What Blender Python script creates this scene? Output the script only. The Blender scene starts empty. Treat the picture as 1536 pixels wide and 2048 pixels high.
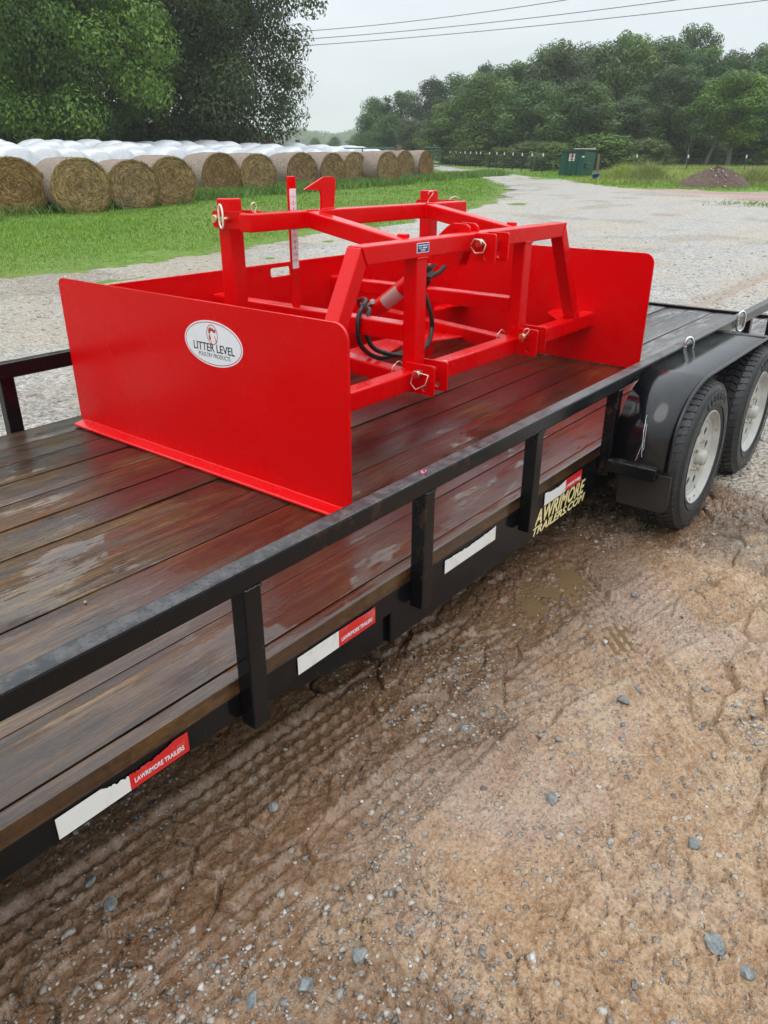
import bpy, bmesh, math, random
import numpy as np
from mathutils import Vector, Matrix

# ------------------------------------------------------------------ camera, world, sun, exposure
SC = bpy.context.scene
COL = SC.collection
CAM = np.array([-1.2218, -1.0734, 1.5063])
FW = np.array([0.71337797, 0.56077546, -0.4202651])
RT = np.array([0.61927944, -0.78516277, 0.0035223])
UP = np.array([0.32800129, 0.26277426, 0.90739453])
FPX = 1504.45                                   # focal length in photo pixels (photo 1536 wide)
cd = bpy.data.cameras.new('camera'); cam = bpy.data.objects.new('camera', cd); COL.objects.link(cam)
cd.sensor_fit = 'HORIZONTAL'; cd.sensor_width = 36; cd.lens = 36 * FPX / 1536
cd.clip_start = .02; cd.clip_end = 3000
M4 = Matrix.Identity(4)
for i in range(3):
    M4[i][0] = RT[i]; M4[i][1] = UP[i]; M4[i][2] = -FW[i]; M4[i][3] = CAM[i]
cam.matrix_world = M4
SC.camera = cam

SUN_EL, SUN_AZ = math.radians(62), math.radians(215)    # azimuth measured from +X towards +Y
world = bpy.data.worlds.new('World'); SC.world = world; world.use_nodes = True
wt = world.node_tree; wt.nodes.clear()
def nd(nt, typ, ins=None, **at):
    n = nt.nodes.new('ShaderNode' + typ)
    for k, v in at.items(): setattr(n, k, v)
    for k, v in (ins or {}).items():
        s = n.inputs[k]
        if isinstance(v, bpy.types.NodeSocket): nt.links.new(v, s)
        else: s.default_value = v
    return n
def ramp(nt, fac, stops, interp='LINEAR'):
    n = nd(nt, 'ValToRGB', {0: fac}); e = n.color_ramp.elements; n.color_ramp.interpolation = interp
    while len(e) < len(stops): e.new(.5)
    for el, (p, c) in zip(e, stops):
        el.position = p; el.color = (*c, 1) if len(c) == 3 else c
    return n.outputs[0]
def grey(v): return (v, v, v)
def mix(nt, f, a, b, t='MIX'):
    n = nd(nt, 'Mix', {0: f, 6: a, 7: b}, data_type='RGBA', blend_type=t); return n.outputs[2]
def mth(nt, op, a, b=0., c=0.):
    return nd(nt, 'Math', {0: a, 1: b, 2: c}, operation=op).outputs[0]
def mapr(nt, v, a, b, c, d):
    return nd(nt, 'MapRange', {0: v, 1: a, 2: b, 3: c, 4: d}).outputs[0]
# overcast dome: a cloud layer three times as bright overhead as at the horizon, over a clear-sky base
sky = nd(wt, 'TexSky', sky_type='NISHITA', sun_disc=False, sun_elevation=SUN_EL, sun_rotation=math.pi/2 - SUN_AZ)
tc = nd(wt, 'TexCoord')
sep = nd(wt, 'SeparateXYZ', {0: tc.outputs['Generated']})
el = mth(wt, 'MAXIMUM', sep.outputs[2], 0.)
lum = mapr(wt, el, 0, 1, .68, 2.30)
cn = nd(wt, 'TexNoise', {'Vector': nd(wt, 'Mapping', {0: tc.outputs['Generated'], 3: (1.3, 1.3, 4.)}).outputs[0], 'Scale': 2.2, 'Detail': 5., 'Roughness': .5})
lum2 = mth(wt, 'MULTIPLY', lum, mapr(wt, cn.outputs[0], .3, .7, .90, 1.09))
cl = nd(wt, 'Mix', {0: 1., 6: (.885, .945, 1.0, 1), 7: nd(wt, 'CombineXYZ', {0: lum2, 1: lum2, 2: lum2}).outputs[0]}, data_type='RGBA', blend_type='MULTIPLY').outputs[2]
sk = nd(wt, 'Mix', {0: 1., 6: sky.outputs[0], 7: (.1, .1, .1, 1)}, data_type='RGBA', blend_type='MULTIPLY').outputs[2]
bg = nd(wt, 'Background', {0: mix(wt, .92, sk, cl), 1: 1.0})
wo = nd(wt, 'OutputWorld', {0: bg.outputs[0]})

sl = bpy.data.lights.new('sun', 'SUN'); sl.energy = 0.9; sl.angle = math.radians(40); sl.color = (1, .96, .9)
sun = bpy.data.objects.new('sun', sl); COL.objects.link(sun)
sd = Vector((math.cos(SUN_EL)*math.cos(SUN_AZ), math.cos(SUN_EL)*math.sin(SUN_AZ), math.sin(SUN_EL)))
sun.rotation_euler = sd.to_track_quat('Z', 'Y').to_euler(); sun.location = (0, 0, 30)
SC.view_settings.view_transform = 'Standard'; SC.view_settings.look = 'None'
SC.view_settings.exposure = 0.10; SC.view_settings.gamma = 1; SC.view_settings.use_curve_mapping = False
SC.render.engine = 'CYCLES'
SC.cycles.use_denoising = True
SC.cycles.max_bounces = 8; SC.cycles.volume_bounces = 1; SC.cycles.caustics_reflective = False; SC.cycles.caustics_refractive = False

rng = np.random.default_rng(7); random.seed(7)

# ------------------------------------------------------------------ numeric helpers
FH = np.array([FW[0], FW[1]]) / math.hypot(FW[0], FW[1])
BA, BB = np.array([9.1, 19.0]), np.array([33.3, 23.4])          # line of the hay row
BD = (BB - BA) / np.linalg.norm(BB - BA); BN = np.array([-BD[1], BD[0]])
def softp(u): return np.where(u > 30, u, np.log1p(np.exp(np.minimum(u, 30))))
def gz(x, y):
    """terrain height"""
    x = np.asarray(x, float); y = np.asarray(y, float)
    t = (x - CAM[0])*FH[0] + (y - CAM[1])*FH[1]
    h = .02*2*softp((t - 6)/2); h = np.where(h > 6, 6 + 4*np.tanh((h - 6)/4), h)
    b = (x - BA[0])*BN[0] + (y - BA[1])*BN[1]
    a = (x - BA[0])*BD[0] + (y - BA[1])*BD[1]
    w = 1/(1 + np.exp((a - 26)/3.))
    return h + w*.055*1.*np.minimum(softp((b - 1)/1.), 16)
def ray(px, py):
    d = FW*FPX + RT*(px - 768) - UP*(py - 1024); return d/np.linalg.norm(d)
def at_depth(px, t):
    """ground point in the direction of photo column px at forward distance t"""
    d = ray(px, 327); h = np.array([d[0], d[1]]); k = t/(h@FH)
    x, y = CAM[0] + h[0]*k, CAM[1] + h[1]*k
    return np.array([x, y, float(gz(x, y))])
def height_at(py, t, z0):
    """height above z0 of photo row py at forward distance t"""
    d = ray(768, py); k = t/(np.array([d[0], d[1]])@FH)
    return CAM[2] + d[2]*k - z0
PERM = rng.permutation(512); GRV = rng.random(1024)
def vn(x, y, s=0):
    xi = np.floor(x).astype(int); yi = np.floor(y).astype(int); fx = x - xi; fy = y - yi
    fx = fx*fx*fx*(fx*(fx*6 - 15) + 10); fy = fy*fy*fy*(fy*(fy*6 - 15) + 10)
    def h(i, j): return GRV[(PERM[(i + PERM[(j + s*37) & 511]) & 511] + s*13) & 1023]
    a = h(xi, yi); b = h(xi + 1, yi); c = h(xi, yi + 1); d = h(xi + 1, yi + 1)
    return (a + (b - a)*fx + (c - a)*fy + (a - b - c + d)*fx*fy)*2 - 1
def fbm(x, y, o=4, s=0):
    r = 0; a = 1; t = 0
    for k in range(o):
        r = r + a*vn(x*2**k + 17.3*k, y*2**k - 9.1*k, s + k); t += a; a *= .5
    return r/t
def worley(x, y, s=0):
    xi = np.floor(x).astype(int); yi = np.floor(y).astype(int)
    f1 = np.full(x.shape, 9.); f2 = f1.copy(); cv = np.zeros(x.shape)
    for i in (-1, 0, 1):
        for j in (-1, 0, 1):
            k = PERM[(xi + i + PERM[(yi + j + s) & 511]) & 511]
            dx = xi + i + GRV[k] - x; dy = yi + j + GRV[k + 300] - y; d = np.sqrt(dx*dx + dy*dy)
            f2 = np.minimum(f2, np.maximum(f1, d)); cv = np.where(d < f1, GRV[k + 150], cv); f1 = np.minimum(f1, d)
    return f1, f2, cv
def sst(a, b, x):
    t = np.clip((x - a)/(b - a), 0, 1); return t*t*(3 - 2*t)

# ------------------------------------------------------------------ object helpers
OFF = {}                                         # world offset of a thing's origin, for parts built in world coordinates
def tag(o, label=None, cat=None, group=None, kind=None):
    if label: o['label'] = label
    if cat: o['category'] = cat
    if group: o['group'] = group
    if kind: o['kind'] = kind
    return o
def empty(name, loc, label=None, cat=None, group=None, rz=0):
    o = bpy.data.objects.new(name, None); COL.objects.link(o); o.location = loc; o.rotation_euler = (0, 0, rz)
    o.empty_display_size = .2; OFF[o.name] = np.array(loc, float)
    return tag(o, label, cat, group)
def pymesh(name, v, f, smooth=False):
    me = bpy.data.meshes.new(name); v = np.asarray(v, float)
    me.from_pydata(v.tolist(), [], [list(map(int, q)) for q in f]); 
    if smooth: me.polygons.foreach_set('use_smooth', np.ones(len(me.polygons), bool))
    me.update(); return me
def npmesh(name, v, faces, smooth=False):
    """fast mesh from an (n,3) array and an (m,k) index array"""
    me = bpy.data.meshes.new(name); n, k = faces.shape
    me.vertices.add(len(v)); me.vertices.foreach_set('co', np.ascontiguousarray(v, np.float32).ravel())
    me.loops.add(n*k); me.loops.foreach_set('vertex_index', np.ascontiguousarray(faces, np.int32).ravel())
    me.polygons.add(n); me.polygons.foreach_set('loop_start', np.arange(0, n*k, k, dtype=np.int32))
    me.polygons.foreach_set('loop_total', np.full(n, k, np.int32))
    if smooth: me.polygons.foreach_set('use_smooth', np.ones(n, bool))
    me.update(calc_edges=True); return me
def link(name, me, mat, parent=None, world=False, bevel=0, seg=2):
    o = bpy.data.objects.new(name, me); COL.objects.link(o)
    if mat is not None and not me.materials: me.materials.append(mat)
    if parent is not None:
        o.parent = parent; root = parent
        while root.parent: root = root.parent
        if world:
            off = OFF[root.name]; me.transform(Matrix.Translation((-off[0], -off[1], -off[2])))
    if bevel:
        b = o.modifiers.new('bevel', 'BEVEL'); b.width = bevel; b.segments = seg; b.limit_method = 'ANGLE'; b.harden_normals = False
    return o
class MB:
    def __init__(s): s.v = []; s.f = []
    def add(s, v, f):
        n = len(s.v); s.v += [tuple(map(float, q)) for q in v]; s.f += [[i + n for i in q] for q in f]; return s
    def box(s, x0, x1, y0, y1, z0, z1):
        return s.add([(x0,y0,z0),(x1,y0,z0),(x1,y1,z0),(x0,y1,z0),(x0,y0,z1),(x1,y0,z1),(x1,y1,z1),(x0,y1,z1)],
                     [(0,3,2,1),(4,5,6,7),(0,1,5,4),(1,2,6,5),(2,3,7,6),(3,0,4,7)])
    def prism(s, poly, ax, a, b):
        """2D polygon extruded along axis ax from a to b; the other two axes in cyclic-free order (x: y,z; y: x,z; z: x,y)"""
        def P(u, w, t): return {'x': (t, u, w), 'y': (u, t, w), 'z': (u, w, t)}[ax]
        n = len(poly); v = [P(u, w, a) for u, w in poly] + [P(u, w, b) for u, w in poly]
        return s.add(v, [tuple(range(n)), tuple(range(2*n - 1, n - 1, -1))] + [(i, (i+1) % n, n + (i+1) % n, n + i) for i in range(n)])
    def tube(s, pts, r, n=10, closed=False, cap=True):
        pts = [Vector(p) for p in pts]; m = len(pts); rr = r if hasattr(r, '__len__') else [r]*m
        prev = None; base = len(s.v)
        for i, p in enumerate(pts):
            if closed: d = pts[(i+1) % m] - pts[i-1]
            else: d = pts[min(i+1, m-1)] - pts[max(i-1, 0)]
            d.normalize()
            if prev is None: u = d.orthogonal().normalized()
            else: u = (prev - d*prev.dot(d)).normalized()
            prev = u; w = d.cross(u)
            for k in range(n):
                a = 2*math.pi*k/n; q = p + (u*math.cos(a) + w*math.sin(a))*rr[i]; s.v.append(tuple(q))
        for i in range(m if closed else m - 1):
            for k in range(n):
                a, b = base + i*n + k, base + i*n + (k+1) % n; j = (i+1) % m
                s.f.append([a, b, base + j*n + (k+1) % n, base + j*n + k])
        if cap and not closed:
            s.f.append([base + k for k in range(n)][::-1]); s.f.append([base + (m-1)*n + k for k in range(n)])
        return s
    def lathe(s, prof, ax='y', n=48, c=(0, 0, 0)):
        """profile of (radius, t along axis)"""
        base = len(s.v); m = len(prof)
        for r, t in prof:
            for k in range(n):
                a = 2*math.pi*k/n; u, w = r*math.cos(a), r*math.sin(a)
                q = {'y': (u, t, w), 'x': (t, u, w), 'z': (u, w, t)}[ax]
                s.v.append((q[0]+c[0], q[1]+c[1], q[2]+c[2]))
        for i in range(m - 1):
            for k in range(n):
                s.f.append([base + i*n + k, base + i*n + (k+1) % n, base + (i+1)*n + (k+1) % n, base + (i+1)*n + k])
        return s
    def mesh(s, name='m', smooth=False):
        me = pymesh(name, s.v, s.f, smooth); bm = bmesh.new(); bm.from_mesh(me); bmesh.ops.recalc_face_normals(bm, faces=bm.faces); bm.to_mesh(me); bm.free(); return me
    def build(s, name, mat, parent=None, smooth=False, world=True, bevel=0, seg=2):
        return link(name, s.mesh(name, smooth), mat, parent, world, bevel, seg)
def catmull(pts, n=8, closed=False):
    P = [np.array(p, float) for p in pts]; m = len(P); out = []
    for i in range(m if closed else m - 1):
        g = (lambda j: P[j % m]) if closed else (lambda j: P[min(max(j, 0), m - 1)])
        a, b, c, d = g(i-1), g(i), g(i+1), g(i+2)
        for k in range(n):
            t = k/n; out.append(.5*((2*b) + (c - a)*t + (2*a - 5*b + 4*c - d)*t*t + (3*b - a - 3*c + d)*t**3))
    if not closed: out.append(P[-1])
    return out
def rrect(x0, x1, y0, y1, r, seg=6):
    """rounded rectangle, r = radii at (x0y0, x1y0, x1y1, x0y1)"""
    r = r if hasattr(r, '__len__') else [r]*4; out = []
    for (cx, cy, sx, sy, a0), q in zip(((x0, y0, 1, 1, 180), (x1, y0, -1, 1, 270), (x1, y1, -1, -1, 0), (x0, y1, 1, -1, 90)), r):
        if q <= 0: out.append((cx, cy)); continue
        for k in range(seg + 1):
            a = math.radians(a0 + 90*k/seg); out.append((cx + sx*q + q*math.cos(a), cy + sy*q + q*math.sin(a)))
    return out
def circ(cx, cy, r, n=20, ry=None): return [(cx + r*math.cos(2*math.pi*k/n), cy + (ry or r)*math.sin(2*math.pi*k/n)) for k in range(n)]
def flatmesh(loops, th, fn):
    """filled outline with holes, thickness th along local w; fn maps (u,v,w) to world"""
    cu = bpy.data.curves.new('c', 'CURVE'); cu.dimensions = '2D'; cu.fill_mode = 'BOTH'; cu.extrude = th/2
    for lp in loops:
        sp = cu.splines.new('POLY'); sp.points.add(len(lp) - 1); sp.use_cyclic_u = True
        for p, q in zip(sp.points, lp): p.co = (q[0], q[1], 0, 1)
    return curvemesh(cu, fn)
def curvemesh(cu, fn):
    ob = bpy.data.objects.new('t', cu); COL.objects.link(ob)
    dg = bpy.context.evaluated_depsgraph_get(); dg.update()
    me = bpy.data.meshes.new_from_object(ob.evaluated_get(dg)); bpy.data.objects.remove(ob); bpy.data.curves.remove(cu)
    n = len(me.vertices); co = np.empty(n*3, np.float32); me.vertices.foreach_get('co', co); co = co.reshape(-1, 3)
    me.vertices.foreach_set('co', np.array([fn(*q) for q in co], np.float32).ravel()); me.materials.clear()
    bm = bmesh.new(); bm.from_mesh(me); bmesh.ops.remove_doubles(bm, verts=bm.verts, dist=1e-6); bmesh.ops.recalc_face_normals(bm, faces=bm.faces); bm.to_mesh(me); bm.free()
    return me
def plate(name, loops, th, ax, pos, mat, parent, bevel=0):
    """flat plate normal to axis ax with its middle at pos"""
    fn = {'x': lambda u, v, w: (pos + w, u, v), 'y': lambda u, v, w: (u, pos + w, v), 'z': lambda u, v, w: (u, v, pos + w)}[ax]
    return link(name, flatmesh(loops, th, fn), mat, parent, True, bevel)
def text(name, body, size, fn, mat, parent, th=.0006, bold=0, shear=0, space=1, align='LEFT', width=None):
    cu = bpy.data.curves.new('t', 'FONT'); cu.body = body; cu.size = size; cu.extrude = th/2; cu.offset = bold; cu.shear = shear
    cu.space_character = space; cu.align_x = align; cu.resolution_u = 3
    if width:
        ob = bpy.data.objects.new('t', cu); COL.objects.link(ob); bpy.context.view_layer.update(); w = ob.dimensions.x or 1; bpy.data.objects.remove(ob)
        k = width/w; f0 = fn; fn = lambda u, v, w_: f0(u*k, v, w_)
    return link(name, curvemesh(cu, fn), mat, parent, True)

# ------------------------------------------------------------------ materials
def newmat(name):
    m = bpy.data.materials.new(name); m.use_nodes = True; nt = m.node_tree; nt.nodes.clear(); return m, nt
def finish(nt, bsdf, disp=None):
    nd(nt, 'OutputMaterial', {0: bsdf})
def prin(nt, **k):
    names = {'col': 'Base Color', 'rough': 'Roughness', 'metal': 'Metallic', 'nor': 'Normal', 'spec': 'Specular IOR Level', 'coat': 'Coat Weight', 'crough': 'Coat Roughness', 'cnor': 'Coat Normal', 'trans': 'Transmission Weight', 'ior': 'IOR'}
    n = nt.nodes.new('ShaderNodeBsdfPrincipled')
    for a, v in k.items():
        s = n.inputs[names[a]]
        if isinstance(v, bpy.types.NodeSocket): nt.links.new(v, s)
        else: s.default_value = (*v, 1) if hasattr(v, '__len__') and len(v) == 3 and s.type == 'RGBA' else v
    return n.outputs[0]
def noise(nt, vec, sc, det=4., rough=.55, dist=0.):
    return nd(nt, 'TexNoise', {'Vector': vec, 'Scale': sc, 'Detail': det, 'Roughness': rough, 'Distortion': dist}).outputs[0]
def objco(nt, sc=(1, 1, 1), loc=(0, 0, 0), rot=(0, 0, 0)):
    return nd(nt, 'Mapping', {0: nd(nt, 'TexCoord').outputs['Object'], 1: loc, 2: rot, 3: sc}).outputs[0]
def bump(nt, h, st, dist=.01, nor=None):
    i = {'Height': h, 'Strength': st, 'Distance': dist}
    if nor is not None: i['Normal'] = nor
    return nd(nt, 'Bump', i).outputs[0]
def simple(name, col, rough=.5, metal=0., nsc=8., var=.15, bst=.0, bsc=60., coat=0., rvar=.1, spec=.5):
    m, nt = newmat(name); co = objco(nt)
    n = noise(nt, co, nsc, 5); c = mix(nt, n, tuple(max(0, v*(1 - var)) for v in col) + (1,), tuple(min(1, v*(1 + var)) for v in col) + (1,))
    r = mapr(nt, noise(nt, co, nsc*2.3, 4), .3, .7, max(.02, rough - rvar), min(1, rough + rvar))
    k = dict(col=c, rough=r, metal=metal, coat=coat, spec=spec, crough=.08)
    if bst: k['nor'] = bump(nt, noise(nt, co, bsc, 5), bst, .004)
    finish(nt, prin(nt, **k)); return m
def red_paint():
    m, nt = newmat('red_paint'); co = objco(nt)
    c = mix(nt, noise(nt, co, 3., 4), (.62, .0003, .0016, 1), (.70, .0005, .0022, 1))
    # fine rain beads sit on the paint
    vo = nd(nt, 'TexVoronoi', {'Vector': co, 'Scale': 75.}, feature='F1')
    drop = mapr(nt, vo.outputs['Distance'], .10, .22, 1., 0.)
    keep = mapr(nt, noise(nt, co, 5., 3), .48, .62, 0., 1.)
    d2 = mth(nt, 'MULTIPLY', mth(nt, 'MULTIPLY', drop, keep), mapr(nt, vo.outputs['Color'], .55, .6, 0., 1.))
    run = noise(nt, objco(nt, (40, 40, 1.2)), 1., 3)
    nor = bump(nt, noise(nt, co, 220., 2), .04, .002)
    nor = bump(nt, run, .05, .002, nor); nor = bump(nt, d2, .5, .003, nor)
    finish(nt, prin(nt, col=c, rough=mapr(nt, noise(nt, co, 2.6, 7, .65), .32, .68, .13, .40), nor=nor, spec=mapr(nt, nd(nt, 'SeparateXYZ', {0: nd(nt, 'NewGeometry').outputs['Normal']}).outputs[2], .3, .9, .15, .75))); return m
def black_paint():
    m, nt = newmat('black_paint'); co = objco(nt)
    rust = mth(nt, 'MULTIPLY', mapr(nt, noise(nt, co, 7., 8, .7), .57, .70, 0., 1.), mapr(nt, noise(nt, co, 1.1, 2), .46, .60, 0., 1.))
    c = mix(nt, rust, (.0045, .005, .0062, 1), (.075, .032, .014, 1))
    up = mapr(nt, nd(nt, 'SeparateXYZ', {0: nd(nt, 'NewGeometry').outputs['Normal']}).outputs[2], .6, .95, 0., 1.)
    dust_sheen = mth(nt, 'MULTIPLY', up, mapr(nt, noise(nt, co, 26., 8, .75), .42, .62, 0., .55))  # grey debris on upward faces, with the wet highlight put into its colour
    c = mix(nt, dust_sheen, c, (.115, .105, .10, 1))
    spl = mapr(nt, noise(nt, co, 34., 6, .7), .62, .70, 0., .35); c = mix(nt, spl, c, (.07, .055, .042, 1))
    vo = nd(nt, 'TexVoronoi', {'Vector': co, 'Scale': 90.}, feature='F1')
    d = mth(nt, 'MULTIPLY', mapr(nt, vo.outputs['Distance'], .1, .22, 1., 0.), mapr(nt, noise(nt, co, 6.), .5, .6, 0., 1.))
    nor = bump(nt, d, .5, .003, bump(nt, noise(nt, co, 60., 6), mth(nt, 'ADD', .05, mth(nt, 'MULTIPLY', dust_sheen, .5)), .004))
    r = mth(nt, 'ADD', mapr(nt, noise(nt, co, 4., 5), .3, .7, .12, .26), mth(nt, 'MULTIPLY', rust, .4))
    finish(nt, prin(nt, col=c, rough=r, nor=nor, spec=mapr(nt, up, 0., 1., .28, .6))); return m
def wood():
    m, nt = newmat('wet_wood'); oi = nd(nt, 'ObjectInfo'); rnd = oi.outputs['Random']
    tco = nd(nt, 'TexCoord').outputs['Object']; lx = nd(nt, 'SeparateXYZ', {0: tco}).outputs
    co = nd(nt, 'VectorMath', {0: tco, 1: nd(nt, 'CombineXYZ', {0: mth(nt, 'MULTIPLY', rnd, 37.), 1: 0., 2: mth(nt, 'MULTIPLY', rnd, 11.)}).outputs[0]}, operation='ADD').outputs[0]
    def sc(s): return nd(nt, 'Mapping', {0: co, 3: s}).outputs[0]
    def sw(s, l): return nd(nt, 'Mapping', {0: tco, 1: l, 3: s}).outputs[0]
    fine = noise(nt, sc((4.5, 150, 40)), 1., 7, .72, .3)
    med = noise(nt, sc((1.6, 36, 8)), 1., 6, .68, 1.0)
    spec = noise(nt, sc((60, 110, 60)), 1., 5, .7)
    wave = nd(nt, 'TexWave', {'Vector': sc((.5, 6.5, 3)), 'Scale': 5.2, 'Distortion': 7., 'Detail': 3., 'Detail Scale': 1.4, 'Detail Roughness': .6}, bands_direction='Y').outputs['Fac']
    ring = mapr(nt, wave, .0, .28, 1., 0.)                       # dark late-wood lines, bending round knots
    split = mapr(nt, noise(nt, sc((1.1, 190, 20)), 1., 3, .5), .675, .70, 0., 1.)
    patch = noise(nt, sc((1.1, 3.2, 1)), 1.4, 6, .68)
    red = noise(nt, sw((1.1, 2.2, 1), (3, 8, 0)), 1.5, 6, .66)
    blot = noise(nt, sw((4., 9., 1), (1, 4, 0)), 1.3, 7, .72)
    grain = mth(nt, 'ADD', mth(nt, 'ADD', mth(nt, 'MULTIPLY', fine, .42), mth(nt, 'MULTIPLY', med, .40)), mth(nt, 'MULTIPLY', spec, .18))
    olive = ramp(nt, grain, ((.38, (.022, .014, .004)), (.47, (.15, .098, .030)), (.54, (.27, .19, .070)), (.64, (.46, .36, .18))))
    brown = ramp(nt, grain, ((.38, (.014, .005, .003)), (.47, (.085, .030, .010)), (.55, (.165, .062, .020)), (.66, (.27, .125, .055))))
    greyw = ramp(nt, grain, ((.38, (.020, .018, .016)), (.47, (.10, .092, .078)), (.55, (.19, .175, .15)), (.66, (.34, .315, .275))))
    c = mix(nt, mapr(nt, patch, .51, .62, 0., .9), olive, greyw)
    brm = mth(nt, 'MULTIPLY', mapr(nt, red, .42, .54, 0., .95), mapr(nt, mth(nt, 'ADD', lx[0], mth(nt, 'MULTIPLY', patch, .8)), -1.6, -.75, .20, 1.))
    c = mix(nt, brm, c, brown)
    c = mix(nt, mth(nt, 'MULTIPLY', ring, .55), c, mix(nt, 1., c, (.32, .25, .20, 1), 'MULTIPLY'))
    c = mix(nt, mapr(nt, blot, .54, .66, 0., .85), c, mix(nt, 1., c, (.22, .20, .20, 1), 'MULTIPLY'))
    c = mix(nt, mth(nt, 'MULTIPLY', split, .9), c, (.008, .006, .005, 1))
    c = nd(nt, 'HueSaturation', {'Hue': .5, 'Saturation': mapr(nt, mth(nt, 'FRACT', mth(nt, 'MULTIPLY', rnd, 7.3)), 0., 1., .75, 1.1), 'Value': mapr(nt, rnd, 0., 1., .72, 1.2), 'Color': c}).outputs[0]
    wet = mapr(nt, noise(nt, sw((1.0, 4., 1), (1.7, 3.1, 0)), 1.5, 7, .70), .38, .58, 0., 1.)
    wet = nd(nt, 'Clamp', {0: mth(nt, 'ADD', wet, mth(nt, 'ADD', mapr(nt, lx[0], -1.9, -.9, -.30, .45), mapr(nt, lx[1], -.42, -.62, 0., .75)))}).outputs[0]
    pudn = mth(nt, 'ADD', noise(nt, sw((2.0, 7., 1), (5.2, 1.3, 0)), 1.0, 8, .70), mth(nt, 'ADD', mth(nt, 'MULTIPLY', fine, .26), mth(nt, 'MULTIPLY', mapr(nt, lx[1], -.35, -.60, 0., 1.), .045)))
    pud = mapr(nt, pudn, .69, .712, 0., 1.)
    c = mix(nt, wet, mix(nt, 1., c, (.74, .58, .37, 1), 'MULTIPLY'), mix(nt, 1., c, (.27, .165, .11, 1), 'MULTIPLY'))
    film = mapr(nt, mth(nt, 'MAXIMUM', wet, pud), 0., 1., .12, 1.)
    rough = mapr(nt, wet, 0., 1., .55, .45)
    gb = mth(nt, 'SUBTRACT', mth(nt, 'ADD', mth(nt, 'MULTIPLY', fine, .8), mth(nt, 'MULTIPLY', med, .6)), mth(nt, 'MULTIPLY', split, .8))
    bead = nd(nt, 'TexVoronoi', {'Vector': tco, 'Scale': 150.}, feature='F1')
    bd = mth(nt, 'MULTIPLY', mapr(nt, bead.outputs['Distance'], .12, .25, 1., 0.), mapr(nt, blot, .46, .40, 0., 1.))
    nor = nd(nt, 'Bump', {'Height': gb, 'Strength': mapr(nt, pud, 0., 1., .9, .15), 'Distance': .006}).outputs[0]
    cnor = nd(nt, 'Bump', {'Height': mth(nt, 'ADD', gb, mth(nt, 'MULTIPLY', bd, .5)), 'Strength': mapr(nt, pud, 0., 1., .30, .01), 'Distance': .004}).outputs[0]
    cr = mth(nt, 'MULTIPLY', mapr(nt, wet, 0., 1., .24, .06), mapr(nt, pud, 0., 1., 1., .2))
    finish(nt, prin(nt, col=c, rough=rough, nor=nor, coat=film, crough=cr, cnor=cnor, spec=.25)); return m
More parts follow.
